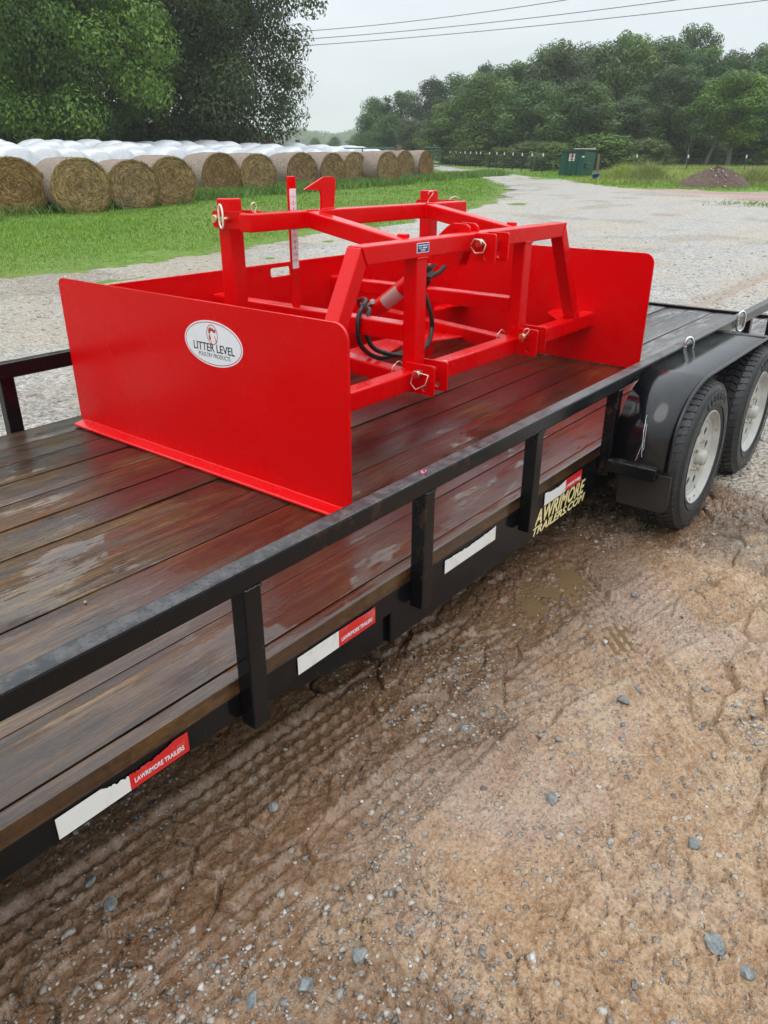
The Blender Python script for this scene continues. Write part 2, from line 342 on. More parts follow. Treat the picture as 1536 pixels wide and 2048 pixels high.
def mud():
    m, nt = newmat('wet_mud_gravel'); co = nd(nt, 'TexCoord').outputs['Object']
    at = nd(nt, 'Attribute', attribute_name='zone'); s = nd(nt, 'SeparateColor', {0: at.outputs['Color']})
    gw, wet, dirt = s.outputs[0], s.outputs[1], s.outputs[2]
    def cells(sc, ch=0):
        v = nd(nt, 'TexVoronoi', {'Vector': co, 'Scale': sc, 'Randomness': 1.}, feature='F1'); return v.outputs['Distance'], nd(nt, 'SeparateColor', {0: v.outputs['Color']}).outputs[ch]
    n1 = noise(nt, co, 2.3, 6, .6); n2 = noise(nt, co, 16., 7, .7); n3 = noise(nt, co, 110., 5, .7)
    m1 = mix(nt, mapr(nt, n1, .38, .62, 0., 1.), (.42, .255, .135, 1), (.54, .385, .24, 1))
    m1 = mix(nt, mapr(nt, n2, .42, .62, 0., .85), m1, (.32, .17, .078, 1))
    m1 = mix(nt, mapr(nt, noise(nt, co, 1.1, 4), .52, .66, 0., .6), m1, (.40, .285, .24, 1))
    m1 = mix(nt, mapr(nt, n3, .50, .66, 0., .55), m1, (.50, .41, .31, 1)); m1 = mix(nt, mapr(nt, n3, .50, .36, 0., .5), m1, (.11, .062, .032, 1))
    # grit of several sizes pressed into the surface
    grit = 0.; d0 = mapr(nt, noise(nt, co, 3.1, 5, .65), .40, .62, .0, 1.)
    for sc, lo, hi in ((42., .93, .74), (95., .86, .60), (190., .80, .52)):
        d, r = cells(sc); k = mth(nt, 'GREATER_THAN', r, mapr(nt, d0, 0., 1., lo, hi)); k = mth(nt, 'MULTIPLY', k, mapr(nt, d, .30, .42, 1., 0.))
        d2, tone = cells(sc, 1); m1 = mix(nt, mth(nt, 'MULTIPLY', k, .75), m1, ramp(nt, tone, ((0., (.10, .105, .11)), (.4, (.27, .26, .245)), (.7, (.43, .38, .31)), (1., (.62, .58, .52)))))
        grit = mth(nt, 'ADD', grit, mth(nt, 'MULTIPLY', k, mth(nt, 'DIVIDE', 12., sc)))
    dA, sh = cells(40.); dB, sb = cells(15., 1)
    g = ramp(nt, sh, ((0., (.13, .135, .14)), (.2, (.30, .30, .295)), (.5, (.47, .455, .43)), (.75, (.60, .58, .54)), (1., (.78, .76, .72))))
    g = mix(nt, .40, g, ramp(nt, sb, ((0., (.18, .18, .18)), (.5, (.46, .445, .42)), (1., (.68, .65, .60)))))
    g = mix(nt, mapr(nt, noise(nt, co, .55, 5, .6), .42, .62, 0.1, .75), g, (.53, .44, .33, 1))
    g = mix(nt, mapr(nt, dA, .45, .8, 0., .6), g, (.17, .14, .11, 1))
    g = mix(nt, mapr(nt, noise(nt, nd(nt, 'Mapping', {0: co, 2: (0, 0, .35), 3: (.16, 1.5, 1)}).outputs[0], 1., 4, .55), .56, .66, 0., .55), g, (.40, .30, .21, 1))
    g = mix(nt, mth(nt, 'MULTIPLY', dirt, mapr(nt, n1, .3, .7, .6, 1.)), g, (.40, .225, .165, 1))
    gm = mapr(nt, mth(nt, 'ADD', gw, mth(nt, 'MULTIPLY', mth(nt, 'SUBTRACT', n2, .5), .9)), .38, .62, 0., 1.)
    c = mix(nt, gm, m1, g)
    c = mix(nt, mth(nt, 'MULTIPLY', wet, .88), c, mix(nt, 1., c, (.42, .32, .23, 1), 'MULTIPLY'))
    r = mapr(nt, n2, .3, .7, .17, .48); r = mth(nt, 'MULTIPLY', r, mapr(nt, wet, 0., 1., 1., .55)); sheen = mth(nt, 'MULTIPLY', wet, mapr(nt, n2, .40, .60, 1., .15))
    h = mth(nt, 'ADD', mth(nt, 'MULTIPLY', n2, .6), mth(nt, 'MULTIPLY', n3, .28)); h = mth(nt, 'ADD', h, grit)
    hg = mth(nt, 'SUBTRACT', 1., dA)
    hh = mth(nt, 'ADD', h, mth(nt, 'MULTIPLY', mth(nt, 'MULTIPLY', hg, gm), .9))
    finish(nt, prin(nt, col=c, rough=r, nor=bump(nt, hh, 1., .020), coat=sheen, crough=.12, cnor=bump(nt, n2, .5, .010), spec=.5)); return m
def grass_soil():
    m, nt = newmat('grass_ground'); co = nd(nt, 'TexCoord').outputs['Object']
    n1 = noise(nt, co, .35, 6, .6); n2 = noise(nt, co, 6., 6, .7)
    c = ramp(nt, n2, ((.3, (.05, .11, .015)), (.5, (.12, .20, .03)), (.7, (.20, .28, .06))))
    c = mix(nt, mapr(nt, n1, .45, .65, 0., .5), c, (.17, .20, .055, 1))
    finish(nt, prin(nt, col=c, rough=.8, nor=bump(nt, n2, .6, .05), spec=.2)); return m
def leafy(name, cols, trans=.35, rough=.5, patch=None, tone=False):
    """leaf sprays: each face takes one of a few greens"""
    m, nt = newmat(name); ge = nd(nt, 'NewGeometry')
    c = ramp(nt, nd(nt, 'Attribute', attribute_name='tone').outputs['Fac'] if tone else ge.outputs['Random Per Island'], tuple(((.12 + .76*i/(len(cols) - 1)) if tone else i/(len(cols) - 1), q) for i, q in enumerate(cols)))
    if patch:
        co = nd(nt, 'TexCoord').outputs['Object']; c = mix(nt, mapr(nt, noise(nt, co, .5, 5, .65), .48, .66, 0., .75), c, mix(nt, 1., c, (*patch[0], 1), 'MULTIPLY')); c = mix(nt, mapr(nt, noise(nt, co, 1.3, 4, .6), .50, .64, 0., .7), c, mix(nt, 1., c, (*patch[1], 1), 'MULTIPLY'))
    oi = nd(nt, 'ObjectInfo')
    c = nd(nt, 'HueSaturation', {'Hue': mapr(nt, oi.outputs['Random'], 0., 1., .487, .512), 'Saturation': mapr(nt, oi.outputs['Random'], 0., 1., .85, 1.05), 'Value': mapr(nt, oi.outputs['Random'], 0., 1., .8, 1.15), 'Color': c}).outputs[0]
    p = prin(nt, col=c, rough=rough, spec=.35)
    t = nd(nt, 'BsdfTranslucent', {0: mix(nt, .5, c, (.25, .40, .03, 1))}).outputs[0]
    finish(nt, nd(nt, 'MixShader', {0: trans, 1: p, 2: t}).outputs[0]); return m
def bark(name, a, b):
    m, nt = newmat(name); n = noise(nt, objco(nt, (6, 6, 1.5)), 3., 6, .65)
    finish(nt, prin(nt, col=mix(nt, n, (*a, 1), (*b, 1)), rough=.85, nor=bump(nt, n, .7, .04))); return m
def hay_side():
    m, nt = newmat('hay_netting'); co = objco(nt)
    w = noise(nt, objco(nt, (3, 60, 3)), 1., 5, .6); n = noise(nt, co, 26., 6, .7); b = noise(nt, co, 2.0, 4)
    c = ramp(nt, n, ((.30, (.055, .040, .028)), (.44, (.19, .145, .105)), (.57, (.34, .27, .21)), (.74, (.54, .46, .39))))
    c = mix(nt, mapr(nt, b, .42, .62, 0., .65), c, (.28, .215, .19, 1))
    c = mix(nt, mapr(nt, noise(nt, co, 1.3, 3), .55, .66, 0., .5), c, (.20, .235, .17, 1))
    c = mix(nt, mapr(nt, w, .56, .66, 0., .45), c, (.42, .37, .32, 1))
    finish(nt, prin(nt, col=c, rough=.75, nor=bump(nt, mth(nt, 'ADD', n, mth(nt, 'MULTIPLY', w, .5)), .8, .03), spec=.25)); return m
def hay_face():
    m, nt = newmat('hay_straw'); tco = nd(nt, 'TexCoord').outputs['Object']; s = nd(nt, 'SeparateXYZ', {0: tco})
    zc = mth(nt, 'SUBTRACT', s.outputs[2], .66)
    r = mth(nt, 'SQRT', mth(nt, 'ADD', mth(nt, 'MULTIPLY', s.outputs[0], s.outputs[0]), mth(nt, 'MULTIPLY', zc, zc)))
    a = mth(nt, 'ARCTAN2', zc, s.outputs[0]); warp = noise(nt, tco, 7., 3)
    v = nd(nt, 'CombineXYZ', {0: mth(nt, 'ADD', mth(nt, 'MULTIPLY', r, 42.), mth(nt, 'MULTIPLY', warp, 7.)), 1: mth(nt, 'MULTIPLY', a, 3.2), 2: nd(nt, 'ObjectInfo').outputs['Random']}).outputs[0]
    n = noise(nt, v, 1., 5, .65, .6); b = noise(nt, tco, 5., 4)
    c = ramp(nt, n, ((.30, (.026, .013, .005)), (.42, (.15, .082, .026)), (.55, (.36, .22, .075)), (.72, (.62, .44, .20))))
    c = mix(nt, mapr(nt, b, .45, .65, 0., .55), c, (.085, .045, .014, 1)); rv = nd(nt, 'ObjectInfo').outputs['Random']; c = nd(nt, 'HueSaturation', {'Hue': mapr(nt, rv, 0., 1., .49, .51), 'Saturation': mapr(nt, rv, 0., 1., 1.05, .8), 'Value': mapr(nt, rv, 0., 1., .75, 1.2), 'Color': c}).outputs[0]
    finish(nt, prin(nt, col=c, rough=.7, nor=bump(nt, n, .9, .03), spec=.25)); return m
def wrap():
    m, nt = newmat('white_bale_wrap'); co = objco(nt)
    w = noise(nt, objco(nt, (5, 14, 5), rot=(.3, .2, 0)), 1., 4, .55, 1.5)
    c = mix(nt, mapr(nt, noise(nt, co, 2., 4), .4, .7, 0., 1.), (.64, .66, .69, 1), (.46, .48, .50, 1))
    finish(nt, prin(nt, col=c, rough=.36, nor=bump(nt, w, .35, .05), spec=.5)); return m
def tape_mat(name, col):
    m, nt = newmat(name); co = objco(nt)
    ck = nd(nt, 'TexChecker', {'Vector': objco(nt, rot=(0, math.pi/4, 0)), 'Scale': 260.}).outputs['Fac']
    d = mapr(nt, noise(nt, co, 18., 6, .65), .55, .72, 0., .5)
    c = mix(nt, mapr(nt, ck, 0., 1., 0., .12), (*col, 1), (*[v*.8 for v in col], 1)); c = mix(nt, d, c, (.42, .37, .30, 1))
    finish(nt, prin(nt, col=c, rough=.35)); return m
MT = {}
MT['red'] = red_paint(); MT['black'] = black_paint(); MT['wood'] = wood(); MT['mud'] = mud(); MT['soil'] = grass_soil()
MT['gloss'] = simple('glossy_black_paint', (.005, .0055, .007), .17, nsc=3, var=.3, rvar=.05, spec=.5, bst=.03, bsc=25)
MT['rubber'] = simple('tyre_rubber', (.022, .023, .025), .48, nsc=30, var=.35, bst=.25, bsc=180)
MT['hose'] = simple('hose_rubber', (.012, .013, .014), .32, bst=.1)
MT['flap'] = simple('mud_flap_rubber', (.02, .017, .015), .5, nsc=14, var=.6, bst=.2)
MT['rim'] = simple('cream_rim_paint', (.41, .405, .375), .34, nsc=11, var=.42, bst=.05)
MT['dirtyrust'] = simple('rust_chip', (.05, .026, .014), .7)
MT['zinc'] = simple('zinc_plate', (.66, .62, .50), .28, 1., 20, .15)
MT['gold'] = simple('yellow_zinc_plate', (.70, .56, .30), .28, 1., 20, .15)
MT['chrome'] = simple('galvanised_link', (.70, .70, .68), .2, 1., 20, .1)
MT['wire'] = simple('pull_ring_wire', (.80, .74, .62), .3, .7, 20, .1)
MT['white'] = simple('white_vinyl', (.80, .81, .84), .3, nsc=6, var=.03)
MT['ink'] = simple('black_ink', (.012, .014, .017), .4); MT['dred'] = simple('red_ink', (.42, .035, .03), .4)
MT['blue'] = simple('blue_data_plate', (.012, .035, .16), .35); MT['wtext'] = simple('white_print', (.75, .77, .82), .4)
MT['label'] = simple('worn_label', (.52, .30, .29), .45, nsc=120, var=.25)
MT['scratch'] = simple('bare_scratch', (.78, .78, .76), .4)
MT['yellow'] = simple('cream_lettering', (.80, .70, .34), .4, nsc=20, var=.08)
MT['tapew'] = tape_mat('white_reflective_tape', (.74, .75, .73)); MT['taper'] = tape_mat('red_reflective_tape', (.62, .018, .018))
MT['hays'] = hay_side(); MT['hayf'] = hay_face(); MT['wrap'] = wrap()
MT['straw'] = leafy('loose_straw', ((.06, .032, .010), (.17, .096, .026), (.31, .19, .062), (.48, .33, .13)), .1, .7)
MT['lawn'] = leafy('lawn_blades', ((.05, .15, .010), (.095, .23, .018), (.15, .31, .028), (.22, .37, .045), (.33, .42, .09)), .35, patch=((1.25, 1.0, 1.1), (.55, .66, .6)))
MT['tall'] = leafy('tall_grass_blades', ((.035, .10, .016), (.07, .16, .026), (.13, .23, .045), (.22, .29, .085)), .3)
MT['weeds'] = leafy('dry_weed_blades', ((.12, .21, .03), (.22, .30, .05), (.38, .40, .11), (.54, .49, .20)), .4)
MT['leafA'] = leafy('leaves_lime', ((.014, .050, .004), (.036, .105, .007), (.075, .18, .010), (.17, .31, .020)), .25, tone=True)
MT['leafB'] = leafy('leaves_dark', ((.010, .026, .006), (.022, .050, .010), (.042, .078, .016), (.085, .12, .032)), .18, tone=True)
MT['leafC'] = leafy('leaves_mid', ((.010, .036, .008), (.027, .078, .014), (.052, .122, .022), (.10, .19, .034)), .2, tone=True)
MT['leafD'] = leafy('leaves_olive', ((.020, .048, .007), (.048, .098, .012), (.085, .145, .018), (.14, .205, .030)), .2, tone=True)
MT['leafE'] = leafy('leaves_pine', ((.007, .022, .010), (.014, .036, .015), (.024, .052, .021)), .15, tone=True)
MT['leafR'] = leafy('leaves_rust', ((.10, .035, .015), (.16, .06, .025), (.10, .08, .025)), .3, tone=True)
MT['bark'] = bark('bark_grey_brown', (.035, .028, .022), (.10, .085, .07)); MT['pale'] = bark('bark_pale', (.10, .085, .065), (.21, .185, .145))
MT['post'] = simple('weathered_wood_post', (.14, .105, .075), .8, nsc=12, var=.35)
MT['dgreen'] = simple('dark_green_steel', (.006, .065, .042), .38, nsc=5, var=.25)
MT['gate'] = simple('green_tube_gate', (.02, .11, .085), .4); MT['lid'] = simple('black_plastic_lid', (.02, .022, .022), .4)
MT['tpost'] = simple('green_steel_post', (.02, .028, .022), .5); MT['wireg'] = simple('fence_wire', (.10, .11, .11), .45, .6)
MT['bucket'] = simple('blue_plastic', (.01, .07, .45), .35); MT['sign'] = simple('white_sign_sheet', (.70, .62, .58), .5)
MT['soilpile'] = simple('heaped_soil', (.10, .060, .044), .8, nsc=9, var=.55, bst=.6, bsc=30)
MT['cable'] = simple('power_cable', (.16, .17, .18), .5)
def stones_mat():
    m, nt = newmat('gravel_stone'); ge = nd(nt, 'NewGeometry'); co = nd(nt, 'TexCoord').outputs['Object']
    c = ramp(nt, ge.outputs['Random Per Island'], ((0., (.07, .075, .08)), (.2, (.17, .175, .18)), (.45, (.29, .285, .275)), (.65, (.36, .32, .27)), (.85, (.40, .385, .355)), (1., (.56, .545, .52))))
    c = mix(nt, mapr(nt, noise(nt, co, 45., 5, .7), .42, .58, 0., .8), c, (.22, .155, .10, 1))
    finish(nt, prin(nt, col=c, rough=.42, nor=bump(nt, noise(nt, co, 140., 4), .4, .004))); return m
MT['stone'] = stones_mat()
def bigstone():
    m, nt = newmat('blue_grey_stone'); co = objco(nt); n = noise(nt, co, 40., 6, .7)
    c = ramp(nt, n, ((.3, (.06, .07, .075)), (.5, (.17, .185, .185)), (.7, (.36, .36, .34)))); c = mix(nt, mapr(nt, noise(nt, co, 22., 4), .5, .64, 0., .8), c, (.25, .16, .095, 1))
    finish(nt, prin(nt, col=c, rough=.38, nor=bump(nt, n, .5, .006))); return m
MT['bstone'] = bigstone()
def water():
    m, nt = newmat('muddy_water'); co = objco(nt)
    finish(nt, prin(nt, col=mix(nt, noise(nt, co, 5.), (.15, .092, .045, 1), (.20, .13, .068, 1)), rough=.05, nor=bump(nt, noise(nt, co, 14., 2), .04, .004))); return m
MT['water'] = water()

# ------------------------------------------------------------------ ground, gravel yard, mud
LAWN = [(-60, 17), (-20, 11.6), (-6, 9.9), (3.74, 9.31), (4.08, 9.16), (4.74, 8.99), (5.17, 9.14), (5.98, 8.89), (7.58, 9.17), (8.28, 9.41), (10.43, 9.89), (12.91, 9.84), (14.85, 10.27), (18.04, 11.15), (20.23, 11.63), (24.83, 13.69), (29.22, 16.13), (35.16, 20.56), (42.41, 26.62), (50.26, 34.71), (66, 51)]
FARS = [(68.5, 49), (51.45, 32.65), (46.68, 27.7), (44.31, 24.69), (40.89, 21.25), (39.04, 18.72), (37.98, 17.58), (34.01, 14.12), (32.59, 12.44), (33.2, 10.36), (33.2, 8.55), (34.2, 6.8), (37, 0), (44, -30), (-60, -30)]
YARD = np.array(LAWN + FARS)
def inside(x, y, poly=YARD):
    r = np.zeros(x.shape, bool); n = len(poly)
    for i in range(n):
        (x0, y0), (x1, y1) = poly[i], poly[(i+1) % n]
        if y0 == y1: continue
        c = ((y0 > y) != (y1 > y)) & (x < (x1 - x0)*(y - y0)/(y1 - y0) + x0); r ^= c
    return r
def edge_dist(x, y, poly=YARD):
    d = np.full(x.shape, 1e9); n = len(poly)
    for i in range(n):
        a = np.array(poly[i]); b = np.array(poly[(i+1) % n]); ab = b - a; L = ab@ab
        t = np.clip(((x - a[0])*ab[0] + (y - a[1])*ab[1])/L, 0, 1)
        d = np.minimum(d, np.hypot(x - a[0] - t*ab[0], y - a[1] - t*ab[1]))
    return d
def grid_mesh(name, xs, ys, zf, keep=None):
    X, Y = np.meshgrid(xs, ys); Z = zf(X, Y); nx, ny = len(xs), len(ys)
    idx = np.arange(nx*ny).reshape(ny, nx)
    f = np.stack([idx[:-1, :-1], idx[:-1, 1:], idx[1:, 1:], idx[1:, :-1]], -1).reshape(-1, 4)
    if keep is not None:
        cx = (X[:-1, :-1] + X[1:, 1:])/2; cy = (Y[:-1, :-1] + Y[1:, 1:])/2; f = f[keep(cx, cy).ravel()]
    v = np.stack([X, Y, Z], -1).reshape(-1, 3)
    u, inv = np.unique(f, return_inverse=True); f = inv.reshape(f.shape); v = v[u]
    return npmesh(name, v, f, True), v
def steps(*seg):
    out = []
    for a, b, s in seg: out.append(np.arange(a, b - 1e-6, s))
    return np.concatenate(out + [[seg[-1][1]]])
def soil_z(x, y):
    z = gz(x, y); near = np.exp(-((x - 4)**2 + (y - 2)**2)/18**2)
    ins = inside(x, y) & (edge_dist(x, y) > 1.2)
    return z - .09*ins + .03*fbm(x*.3, y*.3, 3)*np.minimum(1, np.hypot(x, y)/25)*(1 - ins)
gm, _ = grid_mesh('ground', steps((-978, -60, 27), (-60, -4, 2), (-4, 40, .5), (40, 90, 2), (90, 978, 24)), steps((-976, -40, 26), (-40, 4, 2), (4, 34, .5), (34, 90, 2), (90, 970, 20)), soil_z)
tag(link('ground', gm, MT['soil']), kind='structure')

AX0, AX1, AY0, AY1 = -1.20, 2.76, -1.56, .60
def base_rel(x, y): return .014*fbm(x*.9, y*.9, 3, 5) + .010
def zones(x, y):
    n = fbm(x*.8, y*.8, 4, 21); n2 = fbm(x*2.2, y*2.2, 3, 33)
    g = sst(1.45, 3.0, x - .25*(y + .5) + .55*n) * (y < 1.4) + sst(.9, 2.2, y)*(y >= .9)
    g = np.clip(g + .30*sst(.15, .5, n2)*(y < 1.4), 0, 1)
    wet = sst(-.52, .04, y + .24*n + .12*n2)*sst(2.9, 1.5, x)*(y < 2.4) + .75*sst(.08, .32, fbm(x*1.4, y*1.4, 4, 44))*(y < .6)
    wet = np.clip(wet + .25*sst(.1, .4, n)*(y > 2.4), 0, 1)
    dirt = sst(-1.5, 1.0, x - (27 + (y - 5)*.72) + 1.2*n)*(y < 13.2)*(x > 18)
    return np.stack([g, wet, dirt, np.ones_like(g)], -1)
TRACKS = [((-1.7, .30), (.9, .02), .17, .017), ((-1.7, -.06), (1.6, -.36), .16, .013), ((.1, -.1), (1.9, -.75), .15, .017), ((-.2, -1.3), (2.6, -.62), .16, .016), ((.35, -1.0), (1.5, .15), .13, .013), ((-.6, -1.05), (.55, -1.25), .14, .016)]
def mud_detail(x, y):
    wx = x + .05*fbm(x*5, y*5, 3, 2); wy = y + .05*fbm(x*5 + 40, y*5, 3, 3)
    clod = sst(-.12, .30, fbm(x*1.7, y*1.7, 3, 9))
    f1, f2, cv = worley(wx*5.5, wy*8.5, 4); crack = sst(.0, .10, f2 - f1)
    g1, g2, cw = worley(wx*18, wy*25, 8); cr2 = sst(.0, .10, g2 - g1)
    torn = sst(.0, .30, fbm(x*2.6 + 9, y*2.6, 3, 19))
    h = clod*(.026*(cv - .5) - .030*(1 - crack)) + (.12 + .88*torn)*(.022*(cw - .5) - .012*(1 - cr2))
    h += .012*fbm(x*3.2, y*3.2, 4, 12) + .007*np.abs(fbm(wx*13, wy*13, 4, 14))*1.6*(.4 + torn) + .0034*fbm(x*45, y*45, 2, 15) + .0016*rng.standard_normal(x.shape)
    for (a, b, w, d) in TRACKS:
        a = np.array(a); b = np.array(b); u = (b - a)/np.linalg.norm(b - a); L = np.linalg.norm(b - a)
        s = (x - a[0])*u[0] + (y - a[1])*u[1]; q = -(x - a[0])*u[1] + (y - a[1])*u[0] + .025*np.sin(s*2.1) + .006*fbm(x*6, y*6, 2, 6)
        inn = sst(w/2 + .012, w/2 - .012, np.abs(q))*sst(-.05, .2, s)*sst(L + .05, L - .3, s)*sst(-.35, .1, fbm(x*2.4, y*2.4, 2, 71))
        tread = (np.sin((s + .6*np.abs(q))*2*math.pi/.045) > .1)*.55 + (np.abs(((q + w/2) % (w/4)) - w/8) < .007)*.8
        h = h*(1 - .7*inn) - d*inn*(1 - .62*tread)
        h += .009*np.exp(-((np.abs(q) - w/2 - .02)/.014)**2)*sst(0, .2, s)*sst(L, L - .3, s)
    pud = np.exp(-(((x - 1.06)/.20)**2 + ((y + .36)/.10)**2)) + .9*np.exp(-(((x - 1.25)/.42)**2 + ((y + .02)/.16)**2)) + .8*np.exp(-(((x + .45)/.5)**2 + ((y - .13)/.12)**2))
    return h - .020*pud
def mud_z(x, y):
    b = np.minimum(np.minimum(x - AX0, AX1 - x), np.minimum(y - AY0, AY1 - y))
    return gz(x, y) + base_rel(x, y) + sst(0, .22, b)*mud_detail(x, y)
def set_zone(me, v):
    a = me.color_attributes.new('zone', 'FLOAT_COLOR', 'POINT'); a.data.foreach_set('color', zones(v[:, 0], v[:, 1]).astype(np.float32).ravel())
NX, NY = int(round((AX1 - AX0)/.0055)), int(round((AY1 - AY0)/.0055))
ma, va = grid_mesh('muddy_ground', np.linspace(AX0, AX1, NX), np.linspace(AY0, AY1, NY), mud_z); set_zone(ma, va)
tag(link('muddy_ground', ma, MT['mud']), kind='structure')
def keepB(cx, cy):
    j = edge_dist(cx, cy); n = .28*fbm(cx*.8, cy*.8, 4, 51)
    ins = inside(cx, cy); sd_ = np.where(ins, j, -j) + n*1.3 + .22*fbm(cx*3., cy*3., 2, 53)
    return (sd_ > 0) & ~((cx > AX0) & (cx < AX1) & (cy > AY0) & (cy < AY1))
mb_, vb_ = grid_mesh('gravel_yard', np.round(steps((-45, -3, 1), (-3, 27, .12), (27, 78, .4)), 4), np.round(steps((-30, -3, 1), (-3, 15, .12), (15, 56, .4)), 4),
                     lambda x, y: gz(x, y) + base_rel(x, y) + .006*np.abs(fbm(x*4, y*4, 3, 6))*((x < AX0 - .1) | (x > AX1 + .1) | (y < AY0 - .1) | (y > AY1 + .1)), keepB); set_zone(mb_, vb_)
tag(link('gravel_yard', mb_, MT['mud']), kind='structure')
def puddle(cx, cy, rx, ry, z, label):
    n = 40; a = np.linspace(0, 2*math.pi, n, endpoint=False)
    v = [(cx, cy, z)] + [(cx + rx*math.cos(t)*(1 + .15*math.sin(3*t)), cy + ry*math.sin(t)*(1 + .12*math.cos(5*t)), z) for t in a]
    tag(link('puddle', pymesh('puddle', v, [(0, 1 + i, 1 + (i+1) % n) for i in range(n)]), MT['water']), label, 'puddle', kind='structure')
pz = lambda x, y, r: float(np.percentile(mud_z(x + rng.normal(0, r, 400), y + rng.normal(0, r*.5, 400)), 40))
puddle(1.06, -.36, .26, .15, pz(1.06, -.36, .07), 'small brown puddle on the mud in front of the trailer wheels')
puddle(1.25, .0, .45, .18, pz(1.25, 0., .15), 'shallow muddy puddle beside the trailer frame under the yellow lettering')

# --- stones
ico = bmesh.new(); bmesh.ops.create_icosphere(ico, subdivisions=1, radius=1); IV = np.array([v.co[:] for v in ico.verts]); IF = np.array([[v.index for v in f.verts] for f in ico.faces]); ico.free()
def stone_field(name, x, y, r, zf, label, mat='stone'):
    n = len(x); nv = len(IV)
    sc = r[:, None]*np.stack([rng.uniform(.75, 1.4, n), rng.uniform(.7, 1.1, n), rng.uniform(.4, .75, n)], -1)
    V = np.clip(IV[None]*(1 + .34*rng.standard_normal((n, nv, 1))), -.85, .85)*sc[:, None, :]
    a = rng.uniform(0, 2*math.pi, n); c, s = np.cos(a)[:, None], np.sin(a)[:, None]
    X = V[..., 0]*c - V[..., 1]*s + x[:, None]; Y = V[..., 0]*s + V[..., 1]*c + y[:, None]; Z = V[..., 2] + (zf(x, y) - r*.05)[:, None]
    v = np.stack([X, Y, Z], -1).reshape(-1, 3); f = (IF[None] + (np.arange(n)*nv)[:, None, None]).reshape(-1, 3)
    return tag(link(name, npmesh(name, v, f), MT[mat]), label, 'gravel', kind='stuff')
def pick(n, x0, x1, y0, y1, p):
    x = rng.uniform(x0, x1, n); y = rng.uniform(y0, y1, n); k = rng.random(n) < p(x, y); return x[k], y[k]
inA = lambda x, y: (x > AX0) & (x < AX1) & (y > AY0) & (y < AY1)
x, y = pick(120000, AX0 + .05, AX1 - .05, AY0 + .05, AY1, lambda x, y: np.clip(.04 + .6*zones(x, y)[:, 0]**1.5 + .8*sst(.12, .32, fbm(x*2.2, y*2.2, 4, 91)), 0, 1)*np.where((y > .02) & (x < 1.2), .3, .72)*np.where(x > 1.4, .75, .8))
stone_field('gravel_stones', x, y, np.clip(rng.lognormal(math.log(.0034), .55, len(x)), .0014, .013), mud_z, 'loose grey and white gravel lying in the mud beside the trailer')
rel = lambda x, y: gz(x, y) + base_rel(x, y)
x, y = pick(50000, -2, 16, 1.2, 10.5, lambda x, y: inside(x, y)*np.clip(1.15 - np.hypot(x - 1, y - 2)/14, .1, 1)*(.25 + .75*(fbm(x*.9, y*.9, 3, 93) > -.1)))
x2, y2 = pick(26000, 2.76, 14, -4, 1.6, lambda x, y: np.clip(1.1 - x/14, .1, 1))
x = np.concatenate([x, x2]); y = np.concatenate([y, y2])
stone_field('gravel_stones', x, y, np.clip(rng.lognormal(math.log(.011), .42, len(x)), .005, .034), rel, 'loose grey gravel covering the yard behind the trailer')
BIG = [(.19, -.52, .030, 'round blue-grey stone lying alone on bare mud near the right edge'), (.05, -.97, .034, 'dark grey stone at the lower right beside a pale gravel heap'), (-.56, -.36, .026, 'flat blue-grey stone at the very bottom of the picture'),
       (-.64, -.29, .024, 'grey stone at the bottom edge left of the flat blue one'), (-.44, -.40, .027, 'tall grey stone on pale sandy gravel near the bottom centre'), (-.27, .03, .022, 'bluish stone beside a small pale pebble below the front post'),
       (.77, -.52, .024, 'slate grey stone, upper of the pair on the pale gravel patch'), (.68, -.51, .027, 'slate grey stone, lower of the pair on the pale gravel patch'), (.29, -.19, .028, 'pale grey stone beside the tyre print below the middle post'),
       (.28, -.85, .024, 'long dark stone lying on mud at the right edge'), (-.68, .21, .020, 'white stone in dark wet mud close under the trailer frame'), (-.69, .12, .026, 'grey-green stone in dark mud below the front reflective tape'),
       (.02, -1.04, .026, 'pale chipped stone touching the dark stone at lower right'), (1.33, -.29, .020, 'light stone beside the brown puddle')]
for i, (sx, sy, r, lb) in enumerate(BIG):
    bm = bmesh.new(); bmesh.ops.create_icosphere(bm, subdivisions=3, radius=1)
    r *= .72; sq = (random.uniform(1.0, 1.35), random.uniform(.75, .95), random.uniform(.5, .7)); an = random.uniform(0, 3)
    cuts = [(Vector((random.gauss(0, 1), random.gauss(0, 1), random.gauss(0, .7))).normalized(), random.uniform(.62, .85)) for _ in range(9)]
    for v in bm.verts:
        for nn, dd in cuts:
            k = v.co.dot(nn)
            if k > dd: v.co -= nn*(k - dd)*.9
        v.co *= 1 + .03*random.gauss(0, 1); v.co = Vector((v.co.x*sq[0]*r, v.co.y*sq[1]*r, v.co.z*sq[2]*r))
    me = bpy.data.meshes.new('stone'); bm.to_mesh(me); bm.free()
    o = tag(link('stone', me, MT['bstone']), lb, 'stone', 'larger stones lying in the mud'); o.location = (sx, sy, float(mud_z(np.array([sx]), np.array([sy]))[0]) + r*sq[2]*.35); o.rotation_euler = (0, 0, an)

